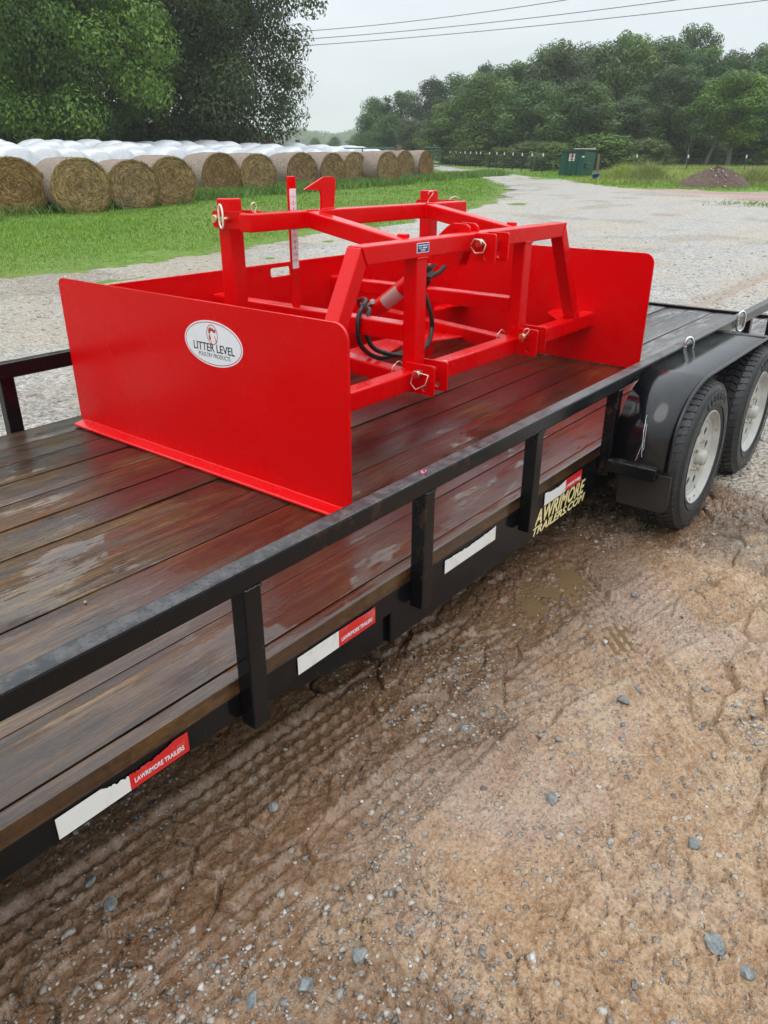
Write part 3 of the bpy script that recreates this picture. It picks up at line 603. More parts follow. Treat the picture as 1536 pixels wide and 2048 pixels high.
# --- grass
def blades(name, x, y, h, w, mat, label, lean=.5):
    n = len(x); a = rng.uniform(0, 2*math.pi, n); z = gz(x, y) - .01
    la = rng.uniform(0, 2*math.pi, n); le = h*rng.uniform(.1, lean + .3, n)
    dx, dy = np.cos(a)*w/2, np.sin(a)*w/2; mx, my = x + np.cos(la)*le*.35, y + np.sin(la)*le*.35; tx, ty = x + np.cos(la)*le, y + np.sin(la)*le
    v = np.stack([np.stack([x - dx, y - dy, z], -1), np.stack([x + dx, y + dy, z], -1), np.stack([mx + dx*.8, my + dy*.8, z + h*.6], -1), np.stack([tx, ty, z + h], -1), np.stack([mx - dx*.8, my - dy*.8, z + h*.6], -1)], 1).reshape(-1, 3)
    k = (np.arange(n)*5)[:, None]
    f = np.concatenate([k + np.array([[0, 1, 2, 4]])], 0); f3 = k + np.array([[4, 2, 3]])
    me = bpy.data.meshes.new(name); me.vertices.add(len(v)); me.vertices.foreach_set('co', v.astype(np.float32).ravel())
    lp = np.concatenate([f, f3], 1).astype(np.int32).ravel(); me.loops.add(len(lp)); me.loops.foreach_set('vertex_index', lp)
    st = (np.arange(n)*7)[:, None] + np.array([[0, 4]]); me.polygons.add(2*n); me.polygons.foreach_set('loop_start', st.astype(np.int32).ravel()); me.polygons.foreach_set('loop_total', np.tile([4, 3], n).astype(np.int32))
    me.update(calc_edges=True)
    return tag(link(name, me, MT[mat]), label, 'grass', kind='stuff')
def fdist(x, y): return (x - CAM[0])*FH[0] + (y - CAM[1])*FH[1]
def inview(x, y, m=90):
    t = fdist(x, y); s = (x - CAM[0])*RT[0] + (y - CAM[1])*RT[1]; px = 768 + FPX*s/np.maximum(t, .1)/1.1; return (px > -m - 60) & (px < 1536 + m + 60)
def yd(x, y): return np.where(inside(x, y), 1, -1)*edge_dist(x, y)
x, y = pick(760000, 2, 48, 8.4, 36, lambda x, y: inview(x, y)*np.clip((13/np.maximum(fdist(x, y), 9))**2, .02, 1))
d = yd(x, y); b = (x - BA[0])*BN[0] + (y - BA[1])*BN[1]; k = (d < .35*fbm(x*.8, y*.8, 3, 51) + .12) & ((b < 3) | (x > 34)) & (rng.random(len(x)) < np.clip(.12 - d*1.2, .05, 1))
k &= ~((d > -3.) & (y < 9.9 + .12*(x - 4)) & (fbm(x*.9, y*.9, 3, 97) > .18) & (d > -1.2)); x, y, d = x[k], y[k], d[k]; t = fdist(x, y)

hh = rng.uniform(.025, .075, len(x))*(1 + .5*fbm(x*.6, y*.6, 3, 61))*np.clip(.45 - d*.5, .45, 1)
blades('lawn_grass', x, y, hh, rng.uniform(.008, .014, len(x))*np.maximum(1, t/11), 'lawn', 'short bright green lawn between the hay bales and the gravel')
a = rng.uniform(-4, 34, 110000); bb = rng.normal(-.25, .42, 110000); kk = (bb > -1.4) & (bb < .5); a, bb = a[kk], bb[kk]
x = BA[0] + BD[0]*a + BN[0]*bb; y = BA[1] + BD[1]*a + BN[1]*bb; kk = inview(x, y) & (rng.random(len(x)) < np.clip(.25 + .9*fbm(x*.8, y*.8, 3, 66), .05, 1)); x, y = x[kk], y[kk]; t = fdist(x, y)
blades('tall_grass', x, y, rng.uniform(.12, .40, len(x)), rng.uniform(.010, .018, len(x))*np.maximum(1, t/14), 'tall', 'tall ragged grass growing along the foot of the hay bales', .8)
x, y = pick(90000, 30, 80, -8, 56, lambda x, y: inview(x, y)*(~inside(x, y))*(fdist(x, y) < 66)); kk = (y < 44) & ((x - 42)*.5 + 10 > (y - 22)*.7 - 8) & ((x - BA[0])*BN[0] + (y - BA[1])*BN[1] < -1); x, y = x[kk], y[kk]; t = fdist(x, y)
dd = edge_dist(x, y)
blades('field_grass', x, y, rng.uniform(.05, .16, len(x))*np.clip(.6 + dd*.12, .6, 2.2), rng.uniform(.03, .06, len(x)), 'lawn', 'green verge grass between the drive and the wire fence')
x, y = pick(40000, 36, 62, 2, 22, lambda x, y: inview(x, y)*(~inside(x, y))*np.clip((edge_dist(x, y) - 2.5)/3, 0, 1)*(fbm(x*.25, y*.25, 3, 77) > -.1))
blades('field_weeds', x, y, rng.uniform(.2, .55, len(x)), rng.uniform(.03, .06, len(x)), 'weeds', 'taller yellowing weeds in front of the wire fence')
x, y = pick(2500, 23.5, 28, 4, 7, lambda x, y: np.exp(-(((x - 25.8)/1.0)**2 + ((y - 5.3)/1.1)**2)))
blades('field_grass', x, y, rng.uniform(.03, .09, len(x)), rng.uniform(.02, .04, len(x)), 'lawn', 'small patch of grass growing in the gravel at the far right')

# ------------------------------------------------------------------ trailer
ZD = .4485; XE = 5.225; XS = -2.2
TR = empty('utility_trailer', (1.5, 1.07, 0), 'long black flatbed trailer with wet wooden deck, low side rails and twin wheels', 'trailer')
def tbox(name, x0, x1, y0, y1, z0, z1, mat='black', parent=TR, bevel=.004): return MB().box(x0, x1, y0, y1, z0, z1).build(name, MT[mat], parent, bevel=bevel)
# deck planks, each with slightly uneven top edge heights and a cupped surface
PY = [(.045, .0835)] + [(.0885 + .1837*k, .0885 + .1837*k + .1772) for k in range(11)]
for i, (y0, y1) in enumerate(PY):
    xs = np.arange(XS, XE - .03, .16); dz = random.uniform(-.0022, .0016); m = 5; V = []; Fc = []; tilt = random.uniform(-.0015, .0015)
    for x in xs:
        w = .0014*math.sin(x*1.3 + i*2.1) + .0008*math.sin(x*4.1 + i)
        ring = [(y0, ZD - .044)] + [(y0 + (y1 - y0)*q, ZD + dz + w + tilt*(2*q - 1) - .0014*(abs(2*q - 1)**4)*1.6) for q in (0, .03, .25, .5, .75, .97, 1)] + [(y1, ZD - .044)]
        ring = [(yy + (.0012*math.sin(x*2.3 + i*3) if (i == 0 and yy < .05) else 0), zz) for yy, zz in ring]
        V += [(x, yy, zz) for yy, zz in ring]
    nr = 9
    for a in range(len(xs) - 1):
        for b in range(nr): Fc.append((a*nr + b, a*nr + (b+1) % nr, (a+1)*nr + (b+1) % nr, (a+1)*nr + b))
    Fc += [tuple(range(nr)), tuple(range(len(V) - 1, len(V) - nr - 1, -1))]
    me = MB().add(V, Fc).mesh('plank'); link('plank', me, MT['wood'], TR, True)
# side rails and stake posts
def rail_side(yo, yi, label):
    r = tbox('side_rail', XS, XE, min(yo, yi), max(yo, yi), .686, .739, bevel=.005)
ROW = [-1.645, -.985, -.333, .326, .974, 1.655, 3.60, 4.25, 4.90]
tbox('side_rail', XS, XE, .0, .050, .6865, .739, bevel=.006)
for x in ROW: tbox('stake_post', x, x + .050, .0, .046, .3175, .6855, bevel=.004)
tbox('side_rail', XS, XE, 2.058, 2.108, .6865, .752, bevel=.006)
for x in (-1.7, -1.05, -.42, .215, .86, 1.5, 3.6, 4.3, 4.95): tbox('stake_post', x, x + .062, 2.112, 2.160, .3175, .74, bevel=.004)
for x in ROW[1:6]:                                    # weld beads where post meets rail
    MB().tube([(x + .004*k + .001, -.001 + .0012*math.sin(k*2.2), .6862 + .0012*math.sin(k*1.7)) for k in range(13)], .0032, 6).build('weld_bead', MT['black'], TR, True)
# side frames: channel with a lip, deep beam from the taper to the wheels
def frame(sgn, y0):
    f = (lambda a: y0 + sgn*a)
    ya, yb = sorted((f(.0), f(.045)));  tbox('side_channel', XS, XE, ya, yb, .333, .4035)
    ya, yb = sorted((f(-.003), f(.05))); tbox('channel_lip', XS, XE, ya, yb, .3975, .4038, bevel=.002)
    ya, yb = sorted((f(.006), f(.05))); tbox('main_beam', .245, XE, ya, yb, .222, .3328)
    ya, yb = sorted((f(.022), f(.05)))
    MB().prism([(-.42, .3325), (.2445, .3325), (.2445, .226), (.16, .226)], 'y', ya, yb).build('beam_taper', MT['black'], TR, bevel=.003)
frame(1, .0475); frame(-1, 2.108)
for k in range(11): tbox('cross_member', -1.9 + .66*k, -1.84 + .66*k, .11, 2.05, .335, .402)
tbox('deck_end_bar', XE - .028, XE + .02, .046, 2.108, .38, ZD + .016, bevel=.004)
tbox('tail_crossbar', XE + .024, XE + .07, .046, 2.108, .30, ZD - .012)
# reflective tape on the frame
def ztext(x, z, y): return lambda u, v, w: (x + u, y - w, z + v)
def rag(x0, x1, z0, z1, t0=0., t1=0., n=40, am=.004):
    """strip whose top edge is torn away between t0 and t1"""
    top = []
    for k in range(n + 1):
        q = 1 - k/n; z = z1
        if t0 < q < t1: z = z1 - am*(1 + random.uniform(-.25, .25))*math.sin(math.pi*(q - t0)/(t1 - t0))**.7
        top.append((x0 + (x1 - x0)*q, z))
    return [(x0, z0), (x1, z0)] + top
def tape(x0, x1, split, z0, words, tear):
    yy = .0435
    w = plate('reflective_tape', [rag(x0, split, z0, z0 + .0508, *tear[0])], .0010, 'y', yy, MT['tapew'], TR)
    w['label'] = 'white strip of reflective tape'
    if split < x1:
        r = plate('reflective_tape', [rag(split, x1, z0, z0 + .0508, *tear[1])], .0010, 'y', yy, MT['taper'], TR); r['label'] = 'red strip of reflective tape'
        if words: text('lettering', 'L\u200aAWRIMORE TRAILERS'.replace('\u200a', ''), .0165, ztext(split + .010, z0 + .013, yy - .0012), MT['wtext'], r, bold=.0003, width=(x1 - split)*.84)
tape(-.790, -.484, -.632, .3435, True, ((.62, 1.3, 40, .013), (-.4, .75, 40, .013)))
tape(-.145, .161, .008, .3435, True, ((0, 0), (.55, .95, 40, .002)))
tape(.506, .812, .812, .3450, False, ((-.15, 1., 40, .009), (0, 0)))
tape(1.170, 1.490, 1.345, .3430, True, ((.1, 1, 40, .010), (0, 0)))
yl = .0525
def slant(x, z): return lambda u, v, w: (x + u, yl - w, z + v)
text('lettering', 'AWRIMORE', .086, slant(1.128, .271), MT['yellow'], TR, bold=.0023, shear=.28, width=.435)
text('lettering', 'TRAILERS.COM', .046, slant(1.105, .231), MT['yellow'], TR, bold=.0013, shear=.28, width=.455)
# fender over the twin wheels
FO = [(1.675, .385), (1.678, .47), (1.688, .54), (1.722, .60), (1.785, .655), (1.86, .69), (1.96, .713), (2.06, .718)]
PATH = FO + [(2.5, .718), (2.95, .718)] + [(5.0 - a, b) for a, b in FO[::-1]]
PATH = [tuple(p) for p in catmull(PATH, 4)]
def strip(path, y0, y1, th):
    V = []; n = len(path)
    for i, (a, b) in enumerate(path):
        p, q = path[max(i-1, 0)], path[min(i+1, n-1)]; dx, dz = q[0]-p[0], q[1]-p[1]; L = math.hypot(dx, dz); nx, nz = -dz/L*th, dx/L*th
        V += [(a, y0, b), (a, y1, b), (a - nx, y1, b - nz), (a - nx, y0, b - nz)]
    Fc = [(4*i + k, 4*i + (k+1) % 4, 4*i + 4 + (k+1) % 4, 4*i + 4 + k) for i in range(n-1) for k in range(4)] + [(0, 1, 2, 3), tuple(range(4*n-4, 4*n))]
    return MB().add(V, Fc)
def fender(y0, y1, ylip):
    fo = strip(PATH, y0, y1, .004).build('fender', MT['gloss'], TR, True)
    MB().tube([(a, ylip, b - .003) for a, b in PATH], .0075, 8).build('rolled_lip', MT['gloss'], fo, True)
    return fo
fo = fender(-.232, -.001, -.236); fender(2.109, 2.34, 2.344)
def scratch(pts, w):
    V = []
    for i, (x, z, y) in enumerate(pts):
        V += [(x - .0012, y - w/2, z), (x - .0012, y + w/2, z)]
    link('scratch', pymesh('scratch', V, [(2*i, 2*i+1, 2*i+3, 2*i+2) for i in range(len(pts)-1)]), MT['scratch'], fo, True)
def fpt(s):                                     # point on the front curve of the fender, s = height
    for (a, b), (c, d) in zip(PATH, PATH[1:]):
        if b <= s <= d: return a + (c - a)*(s - b)/max(d - b, 1e-6)
    return 1.68
for (s0, s1, ya, yb, w) in ((.43, .575, -.125, -.110, .0015), (.46, .565, -.128, -.119, .0012), (.41, .50, -.102, -.122, .0010), (.52, .595, -.117, -.106, .0010)):
    pts = []
    for k in range(9):
        s = s0 + (s1 - s0)*k/8; pts.append((fpt(s) - .0015, s, ya + (yb - ya)*k/8 + random.uniform(-.0012, .0012)))
    scratch(pts, w)
st = MB().box(1.625, 1.674, -.205, -.002, .352, .404).build('fender_step', MT['black'], TR, bevel=.004)
plate('mud_flap', [rrect(-.252, -.040, .205, .365, (.03, .012, 0, 0))], .009, 'x', 1.690, MT['flap'], TR)
for x in (2.20, 2.62): MB().tube([(x, -.004, .700), (x, .002, .700)], .008, 8).build('bolt', MT['chrome'], TR)
# wheels
def wheel(x, side):
    ys = -.262 if side < 0 else 2.108 + .262; s = -1 if side < 0 else 1; R = .338
    def Y(t): return ys - s*t                    # t grows inwards from the outer sidewall
    c = (x, 0, R + .004)
    prof = [(.205, .012), (.222, .000), (.255, -.006), (.290, -.004), (.314, .008), (.328, .022), (.331, .040), (.331, .160), (.326, .182), (.30, .198), (.25, .205), (.205, .190)]
    w = empty('wheel', (0, 0, 0)); w.parent = TR; w.location = (x - 1.5, ys - 1.07, c[2])
    def loc(m): return m
    tb = MB().lathe([(r, -s*t) for r, t in prof], 'y', 72)
    tyre = tb.build('tyre', MT['rubber'], w, True, False)
    tr = MB(); rngl = random.Random(int(x*100))
    for (t0, t1, ph, nb) in ((.012, .046, 0, 58), (.052, .082, .5, 58), (.088, .114, .1, 58), (.120, .148, .6, 58), (.154, .190, .3, 58)):
        for k in range(nb):
            a0 = 2*math.pi*(k + ph)/nb; a1 = a0 + 2*math.pi/nb*.74; sk = .035*math.sin(t0*90)
            r1 = .341 if .03 < t0 < .15 else .338; r0 = .32; V = []
            for r in (r0, r1):
                for (a, t) in ((a0, t0), (a1, t0), (a1 + sk, t1), (a0 + sk, t1)):
                    rr = r - (.010 if (t < .014 or t > .186) and r > .33 else 0)
                    V.append((rr*math.cos(a), -s*t, rr*math.sin(a)))
            tr.add(V, [(4, 5, 6, 7), (0, 1, 5, 4), (1, 2, 6, 5), (2, 3, 7, 6), (3, 0, 4, 7)])
    tr.build('tread', MT['rubber'], w, False, False)
    rb = MB()
    for rr in (.300, .236): rb.tube([(rr*math.cos(2*math.pi*k/72), s*.0055, rr*math.sin(2*math.pi*k/72)) for k in range(72)], .0022, 5, True)
    for k in range(7):                           # raised blocks of the moulded sidewall
        a = math.radians(58 + 9*k); rb.tube([(r*math.cos(a), s*.006, r*math.sin(a)) for r in (.258, .286)], .0035, 5)
    rb.build('sidewall_ridge', MT['rubber'], w, True, False)
    rim = [(.2085, .014), (.2105, .004), (.207, .000), (.203, .003), (.200, .012), (.187, .016), (.183, .026), (.178, .030), (.172, .027), (.166, .026), (.160, .032), (.150, .034)]
    MB().lathe([(r, -s*t) for r, t in rim], 'y', 64).build('rim', MT['rim'], w, True, False)
    holes = [circ(.118*math.cos(a), .118*math.sin(a), .020, 14) for a in [2*math.pi*k/8 + .2 for k in range(8)]]
    yd_ = -s*.032
    link('wheel_disc', flatmesh([circ(0, 0, .155, 48)] + holes, .006, lambda u, v, q: (u, yd_ + q, v)), MT['rim'], w)
    MB().lathe([(.0, .0705), (.155, .0785)][::-1] and [(.154, -s*.075), (.001, -s*.075)], 'y', 24).build('brake_drum', MT['lid'], w, False, False)
    MB().lathe([(.036, -s*.032), (.033, s*.004), (.029, s*.009), (.001, s*.010)], 'y', 24).build('hub_cap', MT['rim'], w, True, False)
    for k in range(5):
        a = 2*math.pi*k/5; MB().lathe([(.009, -s*.032), (.009, -s*.012), (.001, -s*.010)], 'y', 6, (.068*math.cos(a), 0, .068*math.sin(a))).build('lug_nut', MT['zinc'], w, False, False)
    for k in range(9):
        a = random.uniform(0, 6.28); r = random.choice((.169, .194)); MB().lathe([(random.uniform(.004, .008), -s*.0255 if r < .18 else -s*.0132), (.0005, -s*.0245 if r < .18 else -s*.012)], 'y', 7, (r*math.cos(a), 0, r*math.sin(a))).build('rust_chip', MT['dirtyrust'], w, False, False)
    return w
for side in (-1, 1):
    for x in (2.075, 2.925): wheel(x, side)
for x in (2.075, 2.925): MB().tube([(x, -.15, .342), (x, 2.25, .342)], .03, 12).build('axle', MT['black'], TR)
# screw links hung on the rail
def screw_link(x, label):
    z0 = .722; e = empty('screw_link', (x, -.012, z0), label, 'screw link', 'steel screw links on the trailer rail')
    pts = []
    for k in range(28):
        a = 2*math.pi*k/28; pts.append((x + .026*math.cos(a)*.55, -.014 - .026*math.cos(a)*.6, z0 + .040*math.sin(a) + .014*np.sign(math.sin(a))*min(1, abs(math.sin(a))*3)))
    MB().tube(pts, .0068, 8, True).build('link_loop', MT['chrome'], e, True)
    MB().tube([(x - .0143, .0016, z0 - .03), (x - .0143, .0016, z0 + .014)], .0125, 6).build('screw_sleeve', MT['chrome'], e)
screw_link(2.43, 'steel screw link on the trailer rail nearest the red leveler'); screw_link(3.31, 'steel screw link on the trailer rail farther back along the fender')
pet = MB()
for k in range(5):
    a = k*1.256; pet.add([(0.345, .018, .7405), (.345 + .011*math.cos(a), .018 + .011*math.sin(a), .746), (.345 + .013*math.cos(a + .5), .018 + .013*math.sin(a + .5), .744)], [(0, 1, 2)])
PK = simple('pink_petal', (.75, .10, .28), .5)
tag(pet.build('flower_petal', PK, world=False), 'tiny pink flower lying on the trailer rail', 'petal')
o = tag(MB().lathe([(.0005, -.002), (.0045, -.001), (.005, .002), (.002, .005), (.0005, .0055)], 'z', 7, (-.37, .60, ZD + .002)).build('pebble', MT['stone']), 'white pebble in a gap of the wooden deck', 'pebble')

# ------------------------------------------------------------------ red box leveler
X1, X2, YA, YB, ZP = .4717, 2.987, .398, 1.974, 1.076
LV = empty('litter_leveler', (1.73, 1.2, ZD), 'bright red steel box leveler with hitch frame standing on the trailer deck', 'leveler')
R_ = MT['red']
def rbox(name, x0, x1, y0, y1, z0, z1, parent=LV, bevel=.006): return MB().box(x0, x1, y0, y1, z0, z1).build(name, R_, parent, bevel=bevel)
def end_plate(xa, xb, fl):
    lo = rrect(YA, YB, ZD + .004, ZP, (.010, .05, .032, .055), 8)
    p = plate('end_plate', [lo], xb - xa, 'x', (xa + xb)/2, R_, LV, bevel=.0015)
    if fl < 0: prof = [(xa - .046, ZD + .003), (xa - .0005, ZD + .003), (xa - .0005, ZD + .022), (xa - .008, ZD + .020), (xa - .042, ZD + .014), (xa - .046, ZD + .010)]
    else: prof = [(xb + .046, ZD + .003), (xb + .0005, ZD + .003), (xb + .0005, ZD + .022), (xb + .042, ZD + .014)]
    MB().prism(prof, 'y', YA + .015, YB - .01).build('skid_flange', R_, p, bevel=.002)
    return p
ep1 = end_plate(X1, X1 + .010, -1); ep2 = end_plate(X2 - .010, X2, 1)
plate('blade', [rrect(X1 + .0105, X2 - .0105, ZD + .012, 1.028, 0), rrect(1.637, 1.783, .960, 1.006, .012)[::-1]], .012, 'y', 1.941, R_, LV, bevel=.0015)
rbox('lower_beam', X1 + .0105, X2 - .0105, .706, .778, .657, .733)
YF, YK = .706, .776
MB().prism([(.911, 1.242), (2.513, 1.242), (2.482, 1.174), (.944, 1.174)], 'y', YF, YK).build('top_beam', R_, LV, bevel=.006)
MB().prism([(.909, 1.2405), (.942, 1.1735), (.704, .7335), (.634, .7335)], 'y', YF + .001, YK - .001).build('slanted_leg', R_, LV, bevel=.006)
MB().prism([(2.515, 1.2405), (2.484, 1.1735), (2.732, .7335), (2.802, .7335)], 'y', YF + .001, YK - .001).build('slanted_leg', R_, LV, bevel=.006)
for x in (1.245, 2.105):
    rbox('upright', x, x + .070, YF + .002, YK - .002, .7335, 1.1735)
    rbox('push_bar', x, x + .070, YK, 1.9345, .847, .917)
    MB().prism([(.800, .655), (.800, .722), (1.9345, .800), (1.9345, .733)], 'x', x, x + .068).build('lower_arm', R_, LV, bevel=.006)
    MB().prism([(.7765, 1.172), (.7765, 1.238), (1.2745, 1.3255), (1.2745, 1.259)], 'x', x - .010, x + .058).build('upper_arm', R_, LV, bevel=.006)
    rbox('stop_lug', x + .040, x + .075, .80, .838, 1.240, 1.2555, bevel=.003)
rbox('rear_beam', .920, 2.475, 1.275, 1.345, 1.258, 1.326)
def clevis(xa, xb, y0, y1, z0, z1, hole, name='hitch_plate'):
    for xx in (xa, xb):
        plate(name, [rrect(y0, y1, z0, z1, (.010, 0, 0, .010), 4), circ(hole[0], hole[1], .0125, 14)], .011, 'x', xx, R_, LV, bevel=.001)
clevis(1.240, 1.334, .606, .750, .647, .770, (.652, .672)); clevis(2.100, 2.190, .600, .750, .655, .782, (.645, .684)); clevis(1.662, 1.768, .606, .7055, 1.125, 1.243, (.648, 1.150))
def pin(x0, x1, y, z, ring, mat='zinc', clip=None):
    p = MB().tube([(x0, y, z), (x1, y, z)], .0115, 14).build('hitch_pin', MT[mat], LV, False, bevel=.002)
    MB().tube([(x0 - .004, y, z), (x0 + .018, y, z)], .0165, 14).build('pin_head', MT[mat], p, False, bevel=.003)
    if ring: MB().tube(ring, .0026, 7, True).build('pull_ring', MT['wire'], p, True)
    if clip:
        cx, cy, cz = clip; pts = [(cx, cy, cz + .022), (cx, cy - .006, cz + .034), (cx + .012, cy - .016, cz + .040), (cx + .016, cy - .022, cz + .028), (cx + .006, cy - .014, cz + .012), (cx, cy - .004, cz - .006), (cx - .004, cy, cz - .026)]
        MB().tube(catmull(pts, 5), .0016, 6).build('hair_clip', MT['wire'], p, True)
    return p
hexr = lambda x, pts: [(x, a, b) for a, b in pts]
pin(1.196, 1.385, .668, .737, hexr(1.206, [(.701, .694), (.687, .735), (.650, .742), (.614, .740), (.628, .698), (.674, .672)]), clip=(1.375, .668, .720))
pin(2.040, 2.235, .655, .752, None, 'gold', clip=(2.055, .655, .752)); pin(1.618, 1.815, .665, 1.208, hexr(1.626, [(.711, 1.193), (.692, 1.222), (.655, 1.221), (.634, 1.203), (.645, 1.172), (.682, 1.166)]))
# rear sliding posts with brackets and pins
for (xa, xb) in ((.962, 1.036), (2.384, 2.458)):
    rbox('slide_post', xa, xb, 1.450, 1.522, .470, 1.376)
    for xx in (xa - .010, xb + .010): plate('post_bracket', [rrect(1.3455, 1.535, 1.264, 1.330, (0, .012, .012, 0))], .010, 'x', xx, R_, LV, bevel=.001)
    rbox('post_stub', xa + .004, xb - .004, 1.5225, 1.9345, .56, .62)
oval = [(.902 + .004*math.sin(a), 1.43 + .012*math.cos(a) + .006*math.sin(a), 1.312 + .036*math.sin(a) + .008*np.sign(math.sin(a))) for a in [2*math.pi*k/24 for k in range(24)]]
pin(.915, 1.085, 1.487, 1.300, None, 'gold'); pp = pin(2.335, 2.505, 1.487, 1.300, None, 'gold', clip=(2.345, 1.44, 1.335))
MB().tube(oval, .0042, 7, True).build('pull_ring', MT['wire'], LV, True)
MB().tube([(.90, 1.43, 1.30), (.945, 1.43, 1.30)], .011, 12).build('pin_head', MT['gold'], LV)
MB().tube(catmull([(1.00, 1.33, 1.327), (.985, 1.32, 1.328), (.965, 1.315, 1.335), (.958, 1.31, 1.355), (.970, 1.305, 1.366), (.982, 1.305, 1.352), (.975, 1.31, 1.332)], 5), .0022, 6).build('hair_clip', MT['wire'], LV, True)
MB().tube(catmull([(2.40, 1.34, 1.330), (2.41, 1.33, 1.344), (2.44, 1.325, 1.347), (2.47, 1.32, 1.335)], 5), .0024, 6).build('hair_clip', MT['wire'], LV, True)
for (x, y, z) in ((1.285, .82, .742), (2.14, .82, .742)):
    MB().tube(catmull([(x - .045, y, z - .045), (x - .046, y, z - .012), (x - .030, y - .006, z + .006), (x + .0, y, z + .010), (x + .03, y, z - .008)], 5), .0026, 6).build('hair_clip', MT['wire'], LV, True)
# braces and gussets
plate('brace_plate', [[(1.318, 1.02), (1.72, 1.138), (2.10, 1.02), (2.10, 1.26), (1.72, 1.30), (1.318, 1.26)]], .010, 'z', .695, R_, LV, bevel=.001)
plate('brace_plate', [[(2.46, 1.545), (X2 - .011, 1.545), (X2 - .011, 1.70)]], .010, 'z', .70, R_, LV, bevel=.001)
plate('brace_plate', [[(.96, 1.545), (X1 + .011, 1.545), (X1 + .011, 1.70)]], .010, 'z', .70, R_, LV, bevel=.001)
for s_, xe_ in ((1, X2 - .0108), (-1, X1 + .0108)):
    plate('corner_gusset', [[(xe_, .779), (xe_ - s_*.31, .779), (xe_ - s_*.13, .93), (xe_, .95)]], .010, 'z', .726, R_, LV, bevel=.001)
# ruler bar and pointer
rl = rbox('depth_ruler', 1.257, 1.305, 1.400, 1.411, .9175, 1.457, bevel=.004)
scs = plate('scale_sticker', [rrect(1.263, 1.302, 1.081, 1.408, .003, 3)], .0008, 'y', 1.3993, MT['white'], LV)
for k in range(1, 12):
    z = 1.408 - k*.0262 - .006
    for (a, b) in ((1.265, 1.271), (1.294, 1.300)): MB().box(a, b, 1.3982, 1.3987, z - .001, z + .001).build('tick_mark', MT['ink'], scs)
    text('numeral', str(k), .021, ztext(1.2825, z - .006, 1.3986), MT['dred' if k > 6 else 'ink'], scs, .0004, align='CENTER')
link('emblem', flatmesh([circ(1.2825, 1.096, .010, 20), circ(1.2825, 1.096, .0082, 20)[::-1]], .0004, lambda u, v, w: (u, 1.3985 + w, v)), MT['dred'], scs)
plate('pointer', [[(1.257, 1.407), (1.376, 1.454), (1.428, 1.455), (1.447, 1.450), (1.455, 1.440), (1.440, 1.3262), (1.360, 1.3262), (1.362, 1.386), (1.358, 1.396), (1.349, 1.402)]], .012, 'y', 1.31, R_, LV, bevel=.001)
# cylinder, lugs, hoses
for xx in (1.680, 1.745): plate('top_lug', [[(.745, 1.2425), (.748, 1.262), (.765, 1.274), (.83, 1.276), (.86, 1.262), (.97, 1.17), (.97, 1.10), (.80, 1.10), (.777, 1.16), (.777, 1.2425)]], .012, 'x', xx, R_, LV, bevel=.001)
A, B = np.array((1.7125, .90, 1.135)), np.array((1.7125, 1.42, .76)); q = lambda t: tuple(A + (B - A)*t)
cy = MB().tube([q(.20), q(.80)], .040, 24).build('cylinder_barrel', R_, LV, False, bevel=.004)
MB().tube([q(-.02), q(.22)], .017, 16).build('cylinder_rod', MT['chrome'], cy, True)
MB().tube([q(.78), q(1.0)], .024, 14).build('cylinder_eye', R_, cy, True)
MB().tube([q(.17), q(.24)], .044, 20).build('cylinder_gland', MT['hose'], cy, False, bevel=.002)
dirc = (B - A)/np.linalg.norm(B - A); perp = np.cross(dirc, (1, 0, 0)); lab = []
for t in (.44, .62):
    for k in range(9):
        a = math.radians(150 + k*13); c0 = np.array(q(t)); lab.append(tuple(c0 + .0412*(np.array((1, 0, 0))*math.cos(a) + perp*math.sin(a)*(-1 if perp[2] > 0 else 1)*-1)))
link('cylinder_label', pymesh('cylinder_label', lab, [(k, k+1, 9+k+1, 9+k) for k in range(8)]), MT['label'], cy, True)
def hose(pts, r=.0105): return MB().tube(catmull(pts, 7), r, 10).build('hydraulic_hose', MT['hose'], LV, True)
h1 = hose([(1.70, 1.36, .84), (1.50, 1.22, .93), (1.31, 1.02, .975), (1.235, 1.0, .915), (1.25, 1.0, .80), (1.38, 1.0, .722), (1.57, 1.0, .715), (1.73, 1.0, .715), (1.783, 1.0, .785), (1.765, 1.0, .87), (1.75, 1.02, .95)])
h2 = hose([(1.72, 1.32, .88), (1.52, 1.2, .90), (1.345, 1.03, .93), (1.285, 1.0, .88), (1.30, .98, .79), (1.42, .97, .735), (1.55, .96, .712), (1.68, .97, .715), (1.76, .99, .76), (1.80, 1.02, .85), (1.78, 1.05, .95), (1.75, 1.0, 1.02)])
hose([(1.72, 1.02, 1.05), (1.78, 1.0, 1.035), (1.845, .99, 1.06), (1.878, .99, 1.10), (1.85, .99, 1.125), (1.79, .98, 1.115), (1.74, .96, 1.10)], .011)
for (a, b) in (((1.695, 1.345, .845), (1.655, 1.315, .872)), ((1.72, 1.31, .89), (1.675, 1.28, .90)), ((1.745, .965, 1.098), (1.79, .98, 1.112))): MB().tube([a, b], .0135, 6).build('hose_fitting', MT['chrome'], LV)
def weld(a, b, n=None):
    a, b = np.array(a), np.array(b); n = n or max(6, int(np.linalg.norm(b - a)/.006)); pts = [tuple(a + (b - a)*k/n + np.array([random.uniform(-.0007, .0007) for _ in range(3)])) for k in range(n + 1)]
    MB().tube(pts, [.0034 + .0011*(k % 2) for k in range(n + 1)], 6).build('weld_bead', R_, LV, True)
